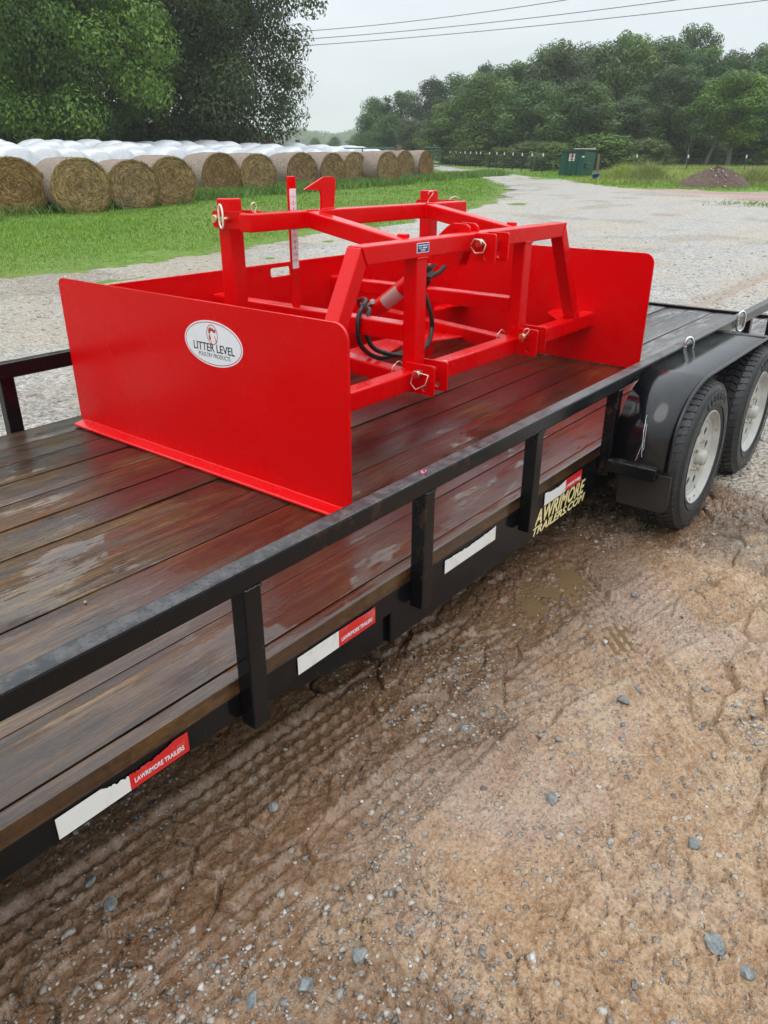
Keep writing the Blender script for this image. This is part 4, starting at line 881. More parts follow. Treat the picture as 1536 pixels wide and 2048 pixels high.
for x in (1.245, 2.105):
    for z in (.734, 1.1735): weld((x, .7065, z), (x + .07, .7065, z))
    weld((x - .001, .709, .734), (x - .001, .775, .734)); weld((x - .001, .777, .917), (x - .001, .777, .848)); weld((x - .011, 1.274, 1.26), (x - .011, 1.274, 1.325)); weld((x - .010, 1.2745, 1.3265), (x + .058, 1.2745, 1.3265))
    weld((x, 1.934, .918), (x + .07, 1.934, .918))
for x0, x1 in ((.636, .704), (2.732, 2.800)): weld((x0, .7065, .734), (x1, .7065, .734)); weld((x0, .777, .734), (x1, .777, .734))
weld((.910, .7055, 1.2405), (.943, .7055, 1.1735)); weld((2.514, .7055, 1.2405), (2.483, .7055, 1.1735))
weld((X1 + .011, .705, .657), (X1 + .011, .705, .734)); weld((X2 - .0115, .705, .657), (X2 - .0115, .705, .734)); weld((X2 - .0115, .706, .734), (X2 - .0115, .777, .734))
weld((X1 - .001, YA + .03, ZD + .0225), (X1 - .001, YB - .03, ZD + .0225), 120); weld((1.358, 1.3035, 1.3275), (1.442, 1.3035, 1.3275))
# maker's plate on the top beam
bp = plate('data_plate', [rrect(1.238, 1.319, 1.194, 1.231, .003, 3)], .0012, 'y', .7053, MT['wtext'], LV)
plate('plate_field', [rrect(1.2415, 1.3155, 1.1968, 1.2282, .002, 3)], .0010, 'y', .7046, MT['blue'], bp)
for (xa, xb, z, h) in ((1.247, 1.269, 1.221, .004), (1.272, 1.294, 1.221, .004), (1.299, 1.310, 1.221, .004), (1.250, 1.270, 1.2125, .0028), (1.276, 1.304, 1.2125, .0050), (1.262, 1.293, 1.2055, .0022), (1.264, 1.290, 1.2010, .0022)):
    MB().box(xa, xb, .7037, .7041, z - h/2, z + h/2).build('print_line', MT['wtext'], bp)
# oval badge on the near end plate (read with the far end of the plate on the left)
OY, OZ = 1.018, .934
ov = plate('badge', [circ(0, 0, .153, 64, .080)], .0010, 'x', 0, MT['white'], None)
ov.parent = LV; off = OFF[LV.name]; ov.data.transform(Matrix.Translation((X1 - .0006 - off[0], OY - off[1], OZ - off[2])))
def bt(y, z, dx=.0014): return lambda u, v, w: (X1 - dx - w, OY - (y + u), OZ + z + v)
def bpl(name, loops, mat, dx=.0014): return link(name, flatmesh(loops, .0005, bt(0, 0, dx)), MT[mat], ov, True)
bpl('badge_ring', [circ(0, 0, .1475, 64, .0748), circ(0, 0, .1450, 64, .0724)[::-1]], 'dred')
bpl('emblem_ring', [circ(.0, .032, .0290, 40, .0350), circ(.0, .032, .0265, 40, .0325)[::-1]], 'dred')
bpl('rooster_comb', [catmull([(-.018, .040), (-.017, .050), (-.011, .056), (-.006, .053), (-.002, .058), (.004, .052), (.008, .055), (.011, .049), (.017, .052), (.020, .045), (.016, .040), (.008, .040), (.001, .045), (-.006, .043), (-.012, .036)], 4, True)], 'dred')
bpl('rooster_wattle', [catmull([(-.014, .033), (-.010, .026), (-.008, .018), (-.013, .011), (-.018, .016), (-.017, .026)], 4, True)], 'dred')
bpl('rooster_beak', [[(-.021, .037), (-.012, .040), (-.013, .034)]], 'dred')
bpl('rooster_neck', [[(-.006, .002), (-.003, .000), (-.006, .010), (-.009, .014)]], 'dred'); bpl('rooster_neck', [[(.013, .030), (.022, .006), (.019, .004), (.011, .028)]], 'dred')
text('lettering', 'LITTER LEVEL', .040, bt(-.108, -.028), MT['ink'], ov, bold=.0004, width=.216)
text('lettering', 'POULTRY PRODUCTS', .0215, bt(-.082, -.049), MT['ink'], ov, bold=-.0002, width=.166)

# ------------------------------------------------------------------ hay bales and wrapped bales
def bale_body(seed, L=1.45, R=.735, wrapd=False):
    r = np.random.default_rng(seed); n = 56; V = []; Fc = []; ts = np.linspace(0, 1, 13)
    ph = r.uniform(0, 6, 6)
    for t in ts:
        e = (1 - .045*(abs(2*t - 1)**(4 if wrapd else 6))) if not wrapd else (1 - .16*(abs(2*t - 1)**4))
        for k in range(n):
            a = 2*math.pi*k/n
            rr = R*e*(1 + .010*math.sin(3*a + ph[0] + t*2) + .008*math.sin(7*a + ph[1] + 9*t) + .004*r.standard_normal())
            u, w = rr*math.cos(a)*1.06, rr*math.sin(a)*.97
            if w < -.60: w = -.60 - (w + .60)*-.35
            V.append((u, t*L, w + .66))
    for i in range(len(ts) - 1):
        for k in range(n): Fc.append((i*n + k, i*n + (k+1) % n, (i+1)*n + (k+1) % n, (i+1)*n + k))
    if wrapd:
        Fc.append(tuple(range(n))[::-1]); Fc.append(tuple(range(len(V) - n, len(V))))
    else: Fc.append(tuple(range(len(V) - n, len(V))))
    me = pymesh('bale', V, Fc, True); return me, V[:n]
def face_mesh(ring, seed):
    r = np.random.default_rng(seed); n = len(ring); V = []; Fc = []; m = 16; c = np.array((0, 0, .66)); R0 = np.array(ring)
    for i in range(m):
        q = 1 - i/m
        for k in range(n):
            p = c + (R0[k] - c)*q; sp = math.sin((q*16 + k/n)*2*math.pi)
            V.append((p[0], -.05*math.sin(math.pi*q*.9)*.6 + .012*sp*min(1, (1-q)*8) + .008*r.standard_normal()*(i > 0), p[2]))
    V.append((0, -.03, .66)); C0 = len(V) - 1
    for i in range(m - 1):
        for k in range(n): Fc.append((i*n + k, (i+1)*n + k, (i+1)*n + (k+1) % n, i*n + (k+1) % n))
    Fc += [((m-1)*n + k, C0, (m-1)*n + (k+1) % n) for k in range(n)]
    return pymesh('bale_face', V, Fc, True)
def straw_mesh(seed, N=1300):
    r = np.random.default_rng(seed); q = np.sqrt(r.uniform(.02, 1., N)); a = r.uniform(0, 2*math.pi, N); edge = r.random(N) < .35
    q = np.where(edge, r.uniform(.93, 1.0, N), q); rad = .72*q
    cx, cz = rad*np.cos(a)*1.06, rad*np.sin(a)*.97 + .66; cz = np.maximum(cz, .05)
    ta = a + math.pi/2 + r.normal(0, .35, N); ln = r.uniform(.05, .16, N); w = r.uniform(.004, .009, N); out = r.uniform(.01, .06, N)
    dx, dz = np.cos(ta)*ln/2, np.sin(ta)*ln/2; px, pz_ = -np.sin(ta)*w/2, np.cos(ta)*w/2; y = -.03 - out*.5
    v = np.stack([np.stack([cx - dx - px, y + .02, cz - dz - pz_], -1), np.stack([cx + dx - px, y - out, cz + dz - pz_], -1), np.stack([cx + dx + px, y - out, cz + dz + pz_], -1), np.stack([cx - dx + px, y + .02, cz - dz + pz_], -1)], 1).reshape(-1, 3)
    return npmesh('loose_straw', v, np.arange(4*N).reshape(-1, 4))
HB = []
for s_ in range(4):
    bm_, ring = bale_body(40 + s_); bm_.materials.append(MT['hays']); fm = face_mesh(ring, 60 + s_); fm.materials.append(MT['hayf']); sm = straw_mesh(80 + s_); sm.materials.append(MT['straw']); HB.append((bm_, fm, sm))
WB = []
for s_ in range(4):
    w_, _ = bale_body(90 + s_, 1.5, .76, True); w_.materials.append(MT['wrap']); WB.append(w_)
BP = [(9.05, 18.75), (10.55, 18.15), (12.25, 18.35), (13.85, 18.75), (17.3, 20.55), (19.4, 21.0), (22.75, 22.0), (24.9, 22.3), (26.7, 22.55), (28.0, 21.75), (31.2, 23.2), (33.3, 23.4)]
AZ = [80, 82, 83, 84, 86, 88, 89, 90, 91, 92, 94, 95]
ORD = ['leftmost', 'second', 'third', 'fourth', 'fifth', 'sixth', 'seventh', 'eighth', 'ninth', 'tenth', 'eleventh', 'rightmost']
for i, ((x, y), az) in enumerate(zip(BP, AZ)):
    rz = math.radians(az - 90)
    lb = f'{ORD[i]} hay bale in the front row' if i in (0, 11) else f'{ORD[i]} hay bale from the left in the front row'
    if i == 0: lb = 'leftmost round hay bale, cut off by the picture edge'
    if i == 11: lb = 'rightmost round hay bale, at the end of the row by the drive'
    e = empty('hay_bale', (x, y, float(gz(x, y)) - .05), lb, 'hay bale', 'round hay bales in the front row', rz)
    for nm, me in zip(('bale_body', 'bale_face', 'loose_straw'), HB[i % 4]):
        o = bpy.data.objects.new(nm, me); COL.objects.link(o); o.parent = e
        if nm == 'loose_straw': o['kind'] = 'stuff'
    sc_ = random.uniform(.99, 1.09); e.scale = (sc_*random.uniform(1., 1.07), random.uniform(.92, 1.05), sc_*random.uniform(.93, 1.02)); e.rotation_euler = (random.uniform(-.03, .03), 0, rz + random.uniform(-.06, .06))
RN = ['nearest', 'second', 'third', 'fourth']
NUM = ['first', 'second', 'third', 'fourth', 'fifth', 'sixth', 'seventh', 'eighth', 'ninth', 'tenth', 'eleventh', 'twelfth', 'thirteenth', 'fourteenth', 'fifteenth', 'sixteenth']
for r_ in range(4):
    pos = []
    for k in range(15):
        a = -2.2 + k*1.86 + (r_ % 2)*.9 + random.uniform(-.12, .12); bb = 2.05 + r_*1.72 + random.uniform(-.15, .15)
        if r_ == 0: bb += .25
        q_ = BA + BD*a + BN*bb
        base = min((abs((q_ - np.array(p))@BD), p) for p in BP); q0 = np.array(base[1]); need = (q0 - BA)@BN + 1.75 + r_*1.72
        q_ = BA + BD*a + BN*(max(bb, need) if r_ == 0 else need + random.uniform(-.1, .25))
        pos.append(q_)
    vis = [p for p in pos if inview(np.array([p[0]]), np.array([p[1]]), -40)[0]]
    for k, p in enumerate(vis):
        az = 82 + 12*k/len(vis) + random.uniform(-3, 3)
        o = bpy.data.objects.new('wrapped_bale', WB[(k + r_) % 4]); COL.objects.link(o); o.location = (p[0], p[1], float(gz(p[0], p[1])) - .04); o.rotation_euler = (0, 0, math.radians(az - 90)); s_ = random.uniform(.97, 1.09); o.scale = (s_*.97, 1, s_*1.04)
        tag(o, f'white plastic wrapped bale, {NUM[k]} from the left in the {RN[r_]} wrapped row behind the hay', 'wrapped bale', 'white wrapped bales behind the hay')

# ------------------------------------------------------------------ trees
def leaf_cloud(c, r, n, size, seed, droop=.3, fill=.35, tones=None):
    """leaf sprays spread through the shells of many lobes; c (k,3) centres, r (k,3) radii"""
    g = np.random.default_rng(seed); k = len(c); wts = (r[:, 0]*r[:, 2])/np.sum(r[:, 0]*r[:, 2]); i = g.choice(k, n, p=wts)
    d = g.standard_normal((n, 3)); d /= np.linalg.norm(d, axis=1)[:, None]
    rad = np.where(g.random(n) < fill, g.uniform(.3, .9, n), g.uniform(.80, 1.12, n))
    p = c[i] + d*rad[:, None]*r[i]
    nrm = d*1.1 + g.standard_normal((n, 3))*.38 + np.array([0, 0, .35]); nrm /= np.linalg.norm(nrm, axis=1)[:, None]
    ax = g.standard_normal((n, 3)); ax[:, 2] -= droop*1.5; ax -= nrm*np.sum(ax*nrm, 1)[:, None]; ax /= np.linalg.norm(ax, axis=1)[:, None]; bx = np.cross(nrm, ax)
    L = size*g.uniform(.6, 1.35, n)[:, None]; W = L*g.uniform(.32, .55, n)[:, None]
    v = np.stack([p - ax*L/2, p + bx*W/2 - nrm*L*.05, p + ax*L/2, p - bx*W/2 - nrm*L*.05], 1)
    tone = np.clip(.62*g.random(k)[i] + .38*g.random(n), 0, 1) if tones is None else np.clip(.62*np.asarray(tones)[i] + .38*g.random(n), 0, 1)
    return v.reshape(-1, 3), tone
def quadmesh(name, vt):
    v, t = vt; me = npmesh(name, v, np.arange(len(v)).reshape(-1, 4)); a = me.attributes.new('tone', 'FLOAT', 'POINT'); a.data.foreach_set('value', np.repeat(t, 4).astype(np.float32)); return me
def lobes(seed, n, h0, h1, rad, lob, shape=1.0, zs=.75):
    """lobe centres on the outside of an egg-shaped crown between heights h0 and h1"""
    g = np.random.default_rng(seed); c = []; r = []
    for k in range(n):
        t = (k + g.uniform(0, 1))/n; z = h0 + (h1 - h0)*t; env = rad*math.sin(math.pi*min(1, (.14 + .80*t)))**(.75*shape)
        a = k*2.39996 + g.normal(0, .35); q = env*g.uniform(.55, .92); s = lob*g.uniform(.7, 1.3)*(.75 + .25*env/rad)
        c.append((q*math.cos(a), q*math.sin(a), z)); r.append((s, s, s*zs))
    for k in range(max(3, n//5)):
        t = (k + .5)/max(3, n//5); z = h0 + (h1 - h0)*t; s = rad*.55*math.sin(math.pi*(.15 + .75*t)); c.append((g.normal(0, .05*rad), g.normal(0, .05*rad), z)); r.append((s, s, (h1 - h0)*.16))
    return np.array(c), np.array(r)
def trunk_mesh(h, r0, c, seed, nb=9):
    g = random.Random(seed); m = MB(); lean = (g.uniform(-.03, .03)*h, g.uniform(-.03, .03)*h)
    P = lambda t: (lean[0]*t*t, lean[1]*t*t, h*t)
    m.tube([P(t/7) for t in range(8)], [r0*(1 - .11*t) if t else r0*1.35 for t in range(8)], 9)
    idx = g.sample(range(len(c)), min(nb, len(c)))
    for i in idx:
        t = min(.85, max(.18, (c[i][2]/h) - g.uniform(.12, .25))); p = np.array(P(t)); e = np.array(c[i]); mid = p + (e - p)*.5 + np.array((0, 0, .03*h))
        m.tube([tuple(v) for v in catmull([p, mid, e], 4)], [r0*.42*(1 - .09*k) for k in range(9)], 6)
    return m.mesh('trunk', True)
PROTO = []
def proto(seed, n, h0, h1, rad, lob, nl, size, mat, shape=1., droop=.3, zs=.75, bk='bark'):
    c, r = lobes(seed, n, h0, h1, rad, lob, shape, zs); me = quadmesh('crown', leaf_cloud(c, r, nl, size, seed, droop)); me.materials.append(MT[mat])
    tm = trunk_mesh(h1*.88, .022*h1, c, seed); tm.materials.append(MT[bk]); PROTO.append((me, tm)); return len(PROTO) - 1
# prototypes are 10 m tall and 8 m wide
pA = proto(1, 30, 1.6, 9.2, 3.5, 1.15, 17000, .27, 'leafC')
pB = proto(2, 30, 1.2, 9.3, 3.4, 1.10, 17000, .27, 'leafD', droop=.8)
pC = proto(3, 24, 2.4, 9.4, 3.3, 1.10, 15000, .27, 'leafC', .8)
pD = proto(4, 32, 1.0, 9.2, 3.6, 1.10, 18000, .26, 'leafA', droop=.5)
pE = proto(5, 34, 2.5, 9.4, 2.9, 1.10, 12000, .30, 'leafE', .9, zs=.55)
pF = proto(6, 28, 1.4, 9.3, 3.5, 1.15, 16000, .28, 'leafB')
pS = proto(7, 30, .6, 8.6, 3.8, 1.7, 8000, .55, 'leafD', droop=.6)       # bush
pT = proto(8, 26, 3.4, 9.3, 3.5, 1.15, 15000, .27, 'leafD', droop=.9, bk='pale')
def place(p, px, t, top, wpx, label, group, name='tree', rz=None, sink=.1):
    P_ = at_depth(px, t); h = height_at(top, t, P_[2]); w = wpx*t/FPX*1.08
    e = empty(name, (P_[0], P_[1], P_[2] - sink), label, 'tree' if name == 'tree' else 'bush', group, random.uniform(0, 6.28) if rz is None else rz); e.scale = (w/7.6, w/7.6, h/9.9)
    for nm, me in zip(('crown', 'trunk'), PROTO[p]):
        o = bpy.data.objects.new(nm, me); COL.objects.link(o); o.parent = e
    return e
WG = 'trees of the wood beyond the drive'
FRONT = [(pB, 893, 82, 205, 120, 'olive tree at the left edge of the wood, leaning over the drive end'), (pD, 968, 77, 140, 165, 'bright lime green tree near the left end of the wood'), (pA, 1062, 71, 150, 150, 'rounded green tree just right of the lime green one'),
    (pA, 1150, 63, 148, 150, 'full green tree behind the left edge of the dumpster'), (pF, 1238, 65, 190, 140, 'darker green tree behind the right of the dumpster'), (pC, 1328, 67, 120, 140, 'tall pale green tree left of the forked bare stem'),
    (pT, 1455, 62, 130, 165, 'light green tree with pale leaning trunk behind the soil pile'), (pA, 1545, 66, 140, 150, 'green tree cut by the right edge of the picture')]
for a in FRONT: place(*a, WG)
MID = [(pC, 1035, 80, 118, 130), (pF, 1100, 79, 88, 150), (pA, 1175, 81, 80, 150), (pB, 1245, 80, 68, 150), (pF, 1318, 82, 72, 150), (pC, 1385, 79, 88, 150), (pF, 1440, 82, 110, 140), (pA, 1510, 80, 96, 150), (pC, 1590, 82, 90, 150), (pF, 930, 82, 190, 130)]
for i, a in enumerate(MID): place(*a, f'{NUM[i]} tree from the left in the middle rank of the wood' if i < 9 else 'shadowed tree between the olive tree and the lime tree', WG)
BACK = [(pC, 1010, 100, 124, 120), (pA, 1090, 101, 74, 140), (pF, 1160, 100, 84, 130), (pC, 1235, 102, 58, 130), (pA, 1290, 99, 66, 120), (pC, 1352, 98, 42, 110), (pF, 1425, 101, 96, 120), (pC, 1495, 100, 82, 110), (pA, 1570, 100, 88, 130)]
for i, a in enumerate(BACK): place(*a, f'{NUM[i]} tree from the left on the skyline of the wood', WG)
for i, (p, px, t, top, w, lb) in enumerate([(pA, 752, 118, 190, 80, 'hazy tree at the far left tip of the wood'), (pC, 800, 116, 178, 95, 'hazy pale tree second from the left tip of the wood'), (pE, 862, 112, 150, 85, 'dark pine rising at the left of the wood'), (pA, 912, 112, 140, 95, 'pale hazy tree right of the dark pine'), (pE, 962, 110, 120, 75, 'flat topped pine on the skyline left of the tallest trees'),
        (pF, 828, 100, 235, 80, 'brownish hazy tree in front of the dark pine'), (pA, 780, 112, 225, 90, 'low hazy tree beside the gate post'), (pA, 722, 170, 262, 50, 'small far tree at the left tip of the wood')]): place(p, px, t, top, w, lb, WG)
BU = 'bushes along the edge of the wood'
for i, (px, t, top, w, lb) in enumerate([(1008, 69, 290, 70, 'low bush behind the fence left of the dumpster'), (1105, 60, 276, 85, 'round bush directly behind the dumpster'), (1198, 60, 258, 120, 'large dark bush right of the dumpster'), (1292, 61, 268, 80, 'bush at the edge of the wood above the dry weeds'), (915, 80, 285, 80, 'bush behind the far end of the fence'), (1060, 66, 275, 90, 'leafy bush between the fence and the lime tree'), (1385, 66, 262, 90, 'shaded bush behind the bare stem'), (1500, 66, 255, 110, 'shaded bush behind the pale leaning trunk'), (960, 74, 272, 90, 'drooping bush below the lime green tree'), (1330, 70, 240, 110, 'dark undergrowth bush left of the bare stem'), (1440, 72, 235, 130, 'dark undergrowth bush right of the bare stem'), (1545, 68, 250, 110, 'undergrowth bush at the right picture edge')]):
    place(pS, px, t, top, w, lb, BU, 'bush')
def bare_stem(px, t, pts, r, label):
    P_ = at_depth(px, t); m = MB()
    for q_, rr in pts: m.tube([(P_[0] + RT[0]*a, P_[1] + RT[1]*a, P_[2] - .1 + z) for a, z in q_], [rr*(1 - .6*k/(len(q_) - 1)) for k in range(len(q_))], 7)
    e = empty('tree', tuple(P_), label, 'tree', WG); m.build('trunk', MT['pale'], e, True)
bare_stem(1410, 62.5, [([(0, 0), (.12, .8), (.38, 1.6), (.62, 2.3), (.80, 3.0), (.86, 3.8)], .15)], .1, 'pale curved trunk leaning right behind the soil pile')
bare_stem(1372, 63, [([(0, 0), (.03, 1.2), (.1, 2.2), (.3, 3.2), (.6, 4.)], .07), ([(.06, 1.7), (.08, 2.6), (.0, 3.8)], .05), ([(.03, 1.1), (-.3, 1.8)], .035)], .1, 'thin forked bare stem at the edge of the wood')
# left-hand trees, nearer and more detailed
def big_tree(px, t, h, rad, base, lob, n, nl, size, mat, label, seed, shape=1., droop=.4, off=(0, 0), extra=None, extramat=None):
    P_ = at_depth(px, t); e = empty('tree', (P_[0], P_[1], P_[2] - .1), label, 'tree', 'trees behind the wrapped bales')
    c, r = lobes(seed, n, base, h*.96, rad, lob, shape)
    if extra is not None: c = np.concatenate([c, np.array([q[:3] for q in extra])]); r = np.concatenate([r, np.array([(q[3], q[3], q[3]*.8) for q in extra])])
    tn = np.random.default_rng(seed + 5).random(len(c))*.85; tn[len(c) - (len(extra) if extra else 0):] = .85 if mat == 'leafA' else .5; me = quadmesh('crown', leaf_cloud(c, r, nl, size, seed, droop, .3, tn)); me.materials.append(MT[mat]); o = bpy.data.objects.new('crown', me); COL.objects.link(o); o.parent = e
    tm = trunk_mesh(h*.85, .020*h, c, seed, 14); tm.materials.append(MT['bark']); o = bpy.data.objects.new('trunk', tm); COL.objects.link(o); o.parent = e
    return e
def side(dx, z, r, dy=0): return (RT[0]*dx - FH[0]*dy, RT[1]*dx - FH[1]*dy, z, r)
big_tree(110, 37, 13.5, 6.0, 1.5, 1.05, 85, 110000, .18, 'leafA', 'large bright green maple-like tree at the left, spreading over the wrapped bales', 21, .7, .8, extra=[side(5.0, 5.6, 1.15, 2), side(5.6, 4.6, 1.0, 2), side(4.6, 3.4, 1.1, 2), side(5.4, 3.0, .8, 2), side(4.3, 6.6, 1.1, 2), side(2.5, 2.2, 1.2, 3), side(.5, 2.1, 1.2, 3), side(-2, 2.2, 1.2, 3)])
big_tree(452, 43, 16.5, 4.2, 1.0, 1.15, 100, 100000, .19, 'leafB', 'tall dark tree with ragged edge against the sky, right of the bright green tree', 22, .55, 1.0, extra=[side(4.4, 8.6, .9), side(4.7, 7.4, .8), side(3.8, 9.8, 1.0), side(3.9, 6.0, .8), side(3.4, 4.4, .8), side(3.0, 3.0, .8), side(2.6, 1.8, .8), side(4.9, 10.2, .8)])
big_tree(285, 47, 16, 5.0, .8, 1.4, 70, 26000, .36, 'leafB', 'shadowed tree filling the gap behind the bright green tree', 23, .55)
big_tree(20, 49, 16, 6.0, .8, 1.5, 70, 26000, .36, 'leafB', 'dark tree at the far left behind the bright green one', 24, .55)
big_tree(-260, 40, 14, 5.2, 1.2, 1.4, 60, 22000, .34, 'leafA', 'green tree standing at the left picture edge', 25, .7)
place(pS, 385, 46, 225, 200, 'dark undergrowth under the tall ragged tree', 'trees behind the wrapped bales', 'bush'); place(pS, 150, 48, 228, 260, 'dark undergrowth behind the wrapped bales at the left', 'trees behind the wrapped bales', 'bush'); place(pS, 480, 47, 240, 120, 'low undergrowth at the foot of the tall ragged tree', 'trees behind the wrapped bales', 'bush')
c, r = lobes(31, 10, .3, 1.4, .6, .4); P_ = at_depth(545, 42); e = empty('bush', tuple(P_), 'small rust-brown bush at the right foot of the tall dark tree', 'bush'); me = quadmesh('crown', leaf_cloud(c, r, 1500, .12, 31)); me.materials.append(MT['leafR']); o = bpy.data.objects.new('crown', me); COL.objects.link(o); o.parent = e
o = bpy.data.objects.new('stem', trunk_mesh(1.1, .03, c, 31, 5)); o.data.materials.append(MT['bark']); COL.objects.link(o); o.parent = e
# far wood fading into the haze: one mass
cc, rr = [], []
g = np.random.default_rng(55)
for k in range(150):
    px = g.uniform(380, 900); t = g.uniform(640, 760); P_ = at_depth(px, t); h = max(4, height_at(266 + 5*math.sin(px*.05) + g.normal(0, 2.5), t, P_[2])); 
    for z in (.35, .6, .85): cc.append((P_[0], P_[1], P_[2] + h*z)); rr.append((8.5, 8.5, h*.2))
me = quadmesh('far_wood', leaf_cloud(np.array(cc), np.array(rr), 42000, 2.6, 56)); tag(link('far_wood', me, MT['leafC']), 'far wood fading into haze between the dark tree and the gate', 'wood', kind='stuff')
for px, t, top, w, lb in ((632, 230, 274, 20, 'small round hazy tree standing in the far field'), (670, 215, 272, 26, 'wider hazy tree standing in the far field right of the round one')): place(pA, px, t, top, w, lb, 'lone trees in the far field')

# ------------------------------------------------------------------ fence, gates, dumpster and small things
fpts = [(61.2, 40.6), (60.63, 39.6), (60.17, 38.82), (58.98, 37.59), (58.2, 36.53), (56.91, 35.16), (56.0, 34.2), (55.11, 32.83), (54.31, 31.7), (53.2, 30.4), (51.25, 28.56), (49.4, 26.8), (48.4, 25.5), (47.76, 24.36), (47.2, 22.6), (47.0, 20.6), (47.35, 17.91), (49.16, 15.46), (51.72, 12.83), (54.3, 10.2), (56.8, 7.6)]
FE = empty('wire_fence', (50, 25, 0), 'wire fence with white tipped steel posts between the drive and the wood', 'fence')
def smooth_h(x, y): return float(gz(x, y))
for i, (x, y) in enumerate(fpts):
    z = smooth_h(x, y); po = MB().box(x - .025, x + .025, y - .025, y + .025, z - .05, z + 1.0).build('fence_post', MT['tpost'], FE)
    MB().box(x - .027, x + .027, y - .027, y + .027, z + 1.0, z + 1.18).build('post_cap', MT['white'], po)
for h in (.25, .42, .60, .78, .95): MB().tube([(x, y - .03, smooth_h(x, y) + h) for x, y in fpts], .010, 4).build('fence_wire', MT['wireg'], FE)
def tube_gate(px0, px1, t, h, nbar, name, label, pole=True, zoff=0):
    a, b = at_depth(px0, t), at_depth(px1, t); e = empty(name, tuple(a), label, 'gate'); zb = max(a[2], b[2]) + .12 + zoff
    d = (b - a)[:2]; L = np.linalg.norm(d); u = d/L; pt = lambda s, z: (a[0] + u[0]*s, a[1] + u[1]*s, zb + z)
    rc = [pt(.12, h), pt(L - .12, h), pt(L - .03, h - .04), pt(L, h - .14), pt(L, .1), pt(L - .1, 0), pt(.1, 0), pt(0, .1), pt(0, h - .14), pt(.03, h - .04)]
    MB().tube(rc, .030, 8, True).build('gate_frame', MT['gate'], e, True)
    for k in range(1, nbar): MB().tube([pt(0, h*k/nbar), pt(L, h*k/nbar)], .02, 6).build('gate_bar', MT['gate'], e, True)
    for k in (.5,): MB().box(pt(L*k, 0)[0] - .02, pt(L*k, 0)[0] + .02, pt(L*k, 0)[1] - .02, pt(L*k, 0)[1] + .02, zb, zb + h).build('gate_brace', MT['gate'], e)
    return a, b, zb
ga, gb, zb = tube_gate(659, 791, 40.5, 1.25, 5, 'tube_gate', 'green tube gate behind the wrapped bales')
def wpost(p, r, h, label): 
    m = MB().tube([(p[0], p[1], p[2] - .2), (p[0], p[1], p[2] + h*.5), (p[0], p[1], p[2] + h)], [r*1.05, r, r*.95], 10); return tag(m.build('wooden_post', MT['post']), label, 'post')
gp = at_depth(797, 40.6); wpost(gp, .15, zb - gp[2] + 1.38, 'thick dark wooden post at the right end of the green gate')
gp = at_depth(655, 40.6); wpost(gp, .09, zb - gp[2] + 1.2, 'thin wooden post at the left end of the green gate')
gp = at_depth(597, 44); wpost(gp, .12, height_at(280, 44, gp[2]), 'short dark post left of the green gate')
tube_gate(846, 880, 66, 1.35, 6, 'tube_gate', 'small green gate where the drive passes the last hay bale')
# dumpster
ang = math.atan2(19.47 - 21.48, 43.64 - 43.88); DX, DY = 43.76, 20.45; DZ = float(gz(DX, DY))
DU = empty('dumpster', (DX, DY, DZ), 'dark green steel dumpster standing on the grass by the drive', 'dumpster', rz=ang); DU.scale = (.84, 1, 1.04)
def dbuild(m, name, mat, parent=DU, bevel=.01): return m.build(name, MT[mat], parent, False, False, bevel)
W = 2.0
def body():
    m = MB(); v = [(-.98, -.02, .06), (.92, -.02, .06), (.92, -1.2, .06), (-.98, -1.2, .06), (-.92, -.16, 1.32), (.98, -.16, 1.30), (.98, -1.35, 1.22), (-.92, -1.35, 1.22)]
    return m.add(v, [(0, 1, 2, 3), (4, 7, 6, 5), (0, 4, 5, 1), (1, 5, 6, 2), (2, 6, 7, 3), (3, 7, 4, 0)])
s_ = -1                                          # local -y faces away from the drive side; mirror so the sloping face looks at the camera
def flipm(m): m.v = [(a, -b, c) for a, b, c in m.v]; return m
toward = np.array([CAM[0] - DX, CAM[1] - DY]); ln = np.array([-math.sin(ang), math.cos(ang)]); FLIP = (toward@ln) < 0
def D(m): 
    m.v = [(a, b if not FLIP else -b, c) for a, b, c in m.v]; return m
dbuild(D(body()), 'bin_body', 'dgreen')
for x in (-.42, .0, .42): dbuild(D(MB().add([(x - .04, .0, .08), (x + .04, .0, .08), (x + .04, -.145, 1.25), (x - .04, -.145, 1.25), (x - .04, .03, .08), (x + .04, .03, .08), (x + .04, -.115, 1.25), (x - .04, -.115, 1.25)], [(4, 5, 6, 7), (0, 1, 5, 4), (1, 2, 6, 5), (2, 3, 7, 6), (3, 0, 4, 7)])), 'bin_rib', 'dgreen', bevel=0)
dbuild(D(MB().box(-.99, 1.0, -.17, -.09, 1.27, 1.33)), 'top_rim', 'dgreen')
dbuild(D(MB().box(-.94, .02, -1.34, -.13, 1.331, 1.37)), 'bin_lid', 'lid')
li = dbuild(D(MB().box(.04, 1.02, -1.36, -.10, 1.331, 1.40)), 'bin_lid', 'lid')
for k in range(7): dbuild(D(MB().box(.08 + k*.135, .16 + k*.135, -1.30, -.085, 1.4005, 1.43)), 'lid_rib', 'white', li, .008)
for x in (-1.08, 1.0):
    for z in (.45, .62): dbuild(D(MB().box(x, x + .08, -.75, -.25, z, z + .10)), 'lift_pocket', 'wireg' if z > .5 else 'dgreen')
sg = dbuild(D(MB().add([(-.25, -.075, .80), (.20, -.075, .80), (.20, -.125, 1.17), (-.25, -.125, 1.17), (-.25, -.085, .80), (.20, -.085, .80), (.20, -.135, 1.17), (-.25, -.135, 1.17)], [(0, 1, 2, 3), (7, 6, 5, 4), (0, 4, 5, 1), (1, 5, 6, 2), (2, 6, 7, 3), (3, 7, 4, 0)])), 'warning_sign', 'sign', bevel=0)
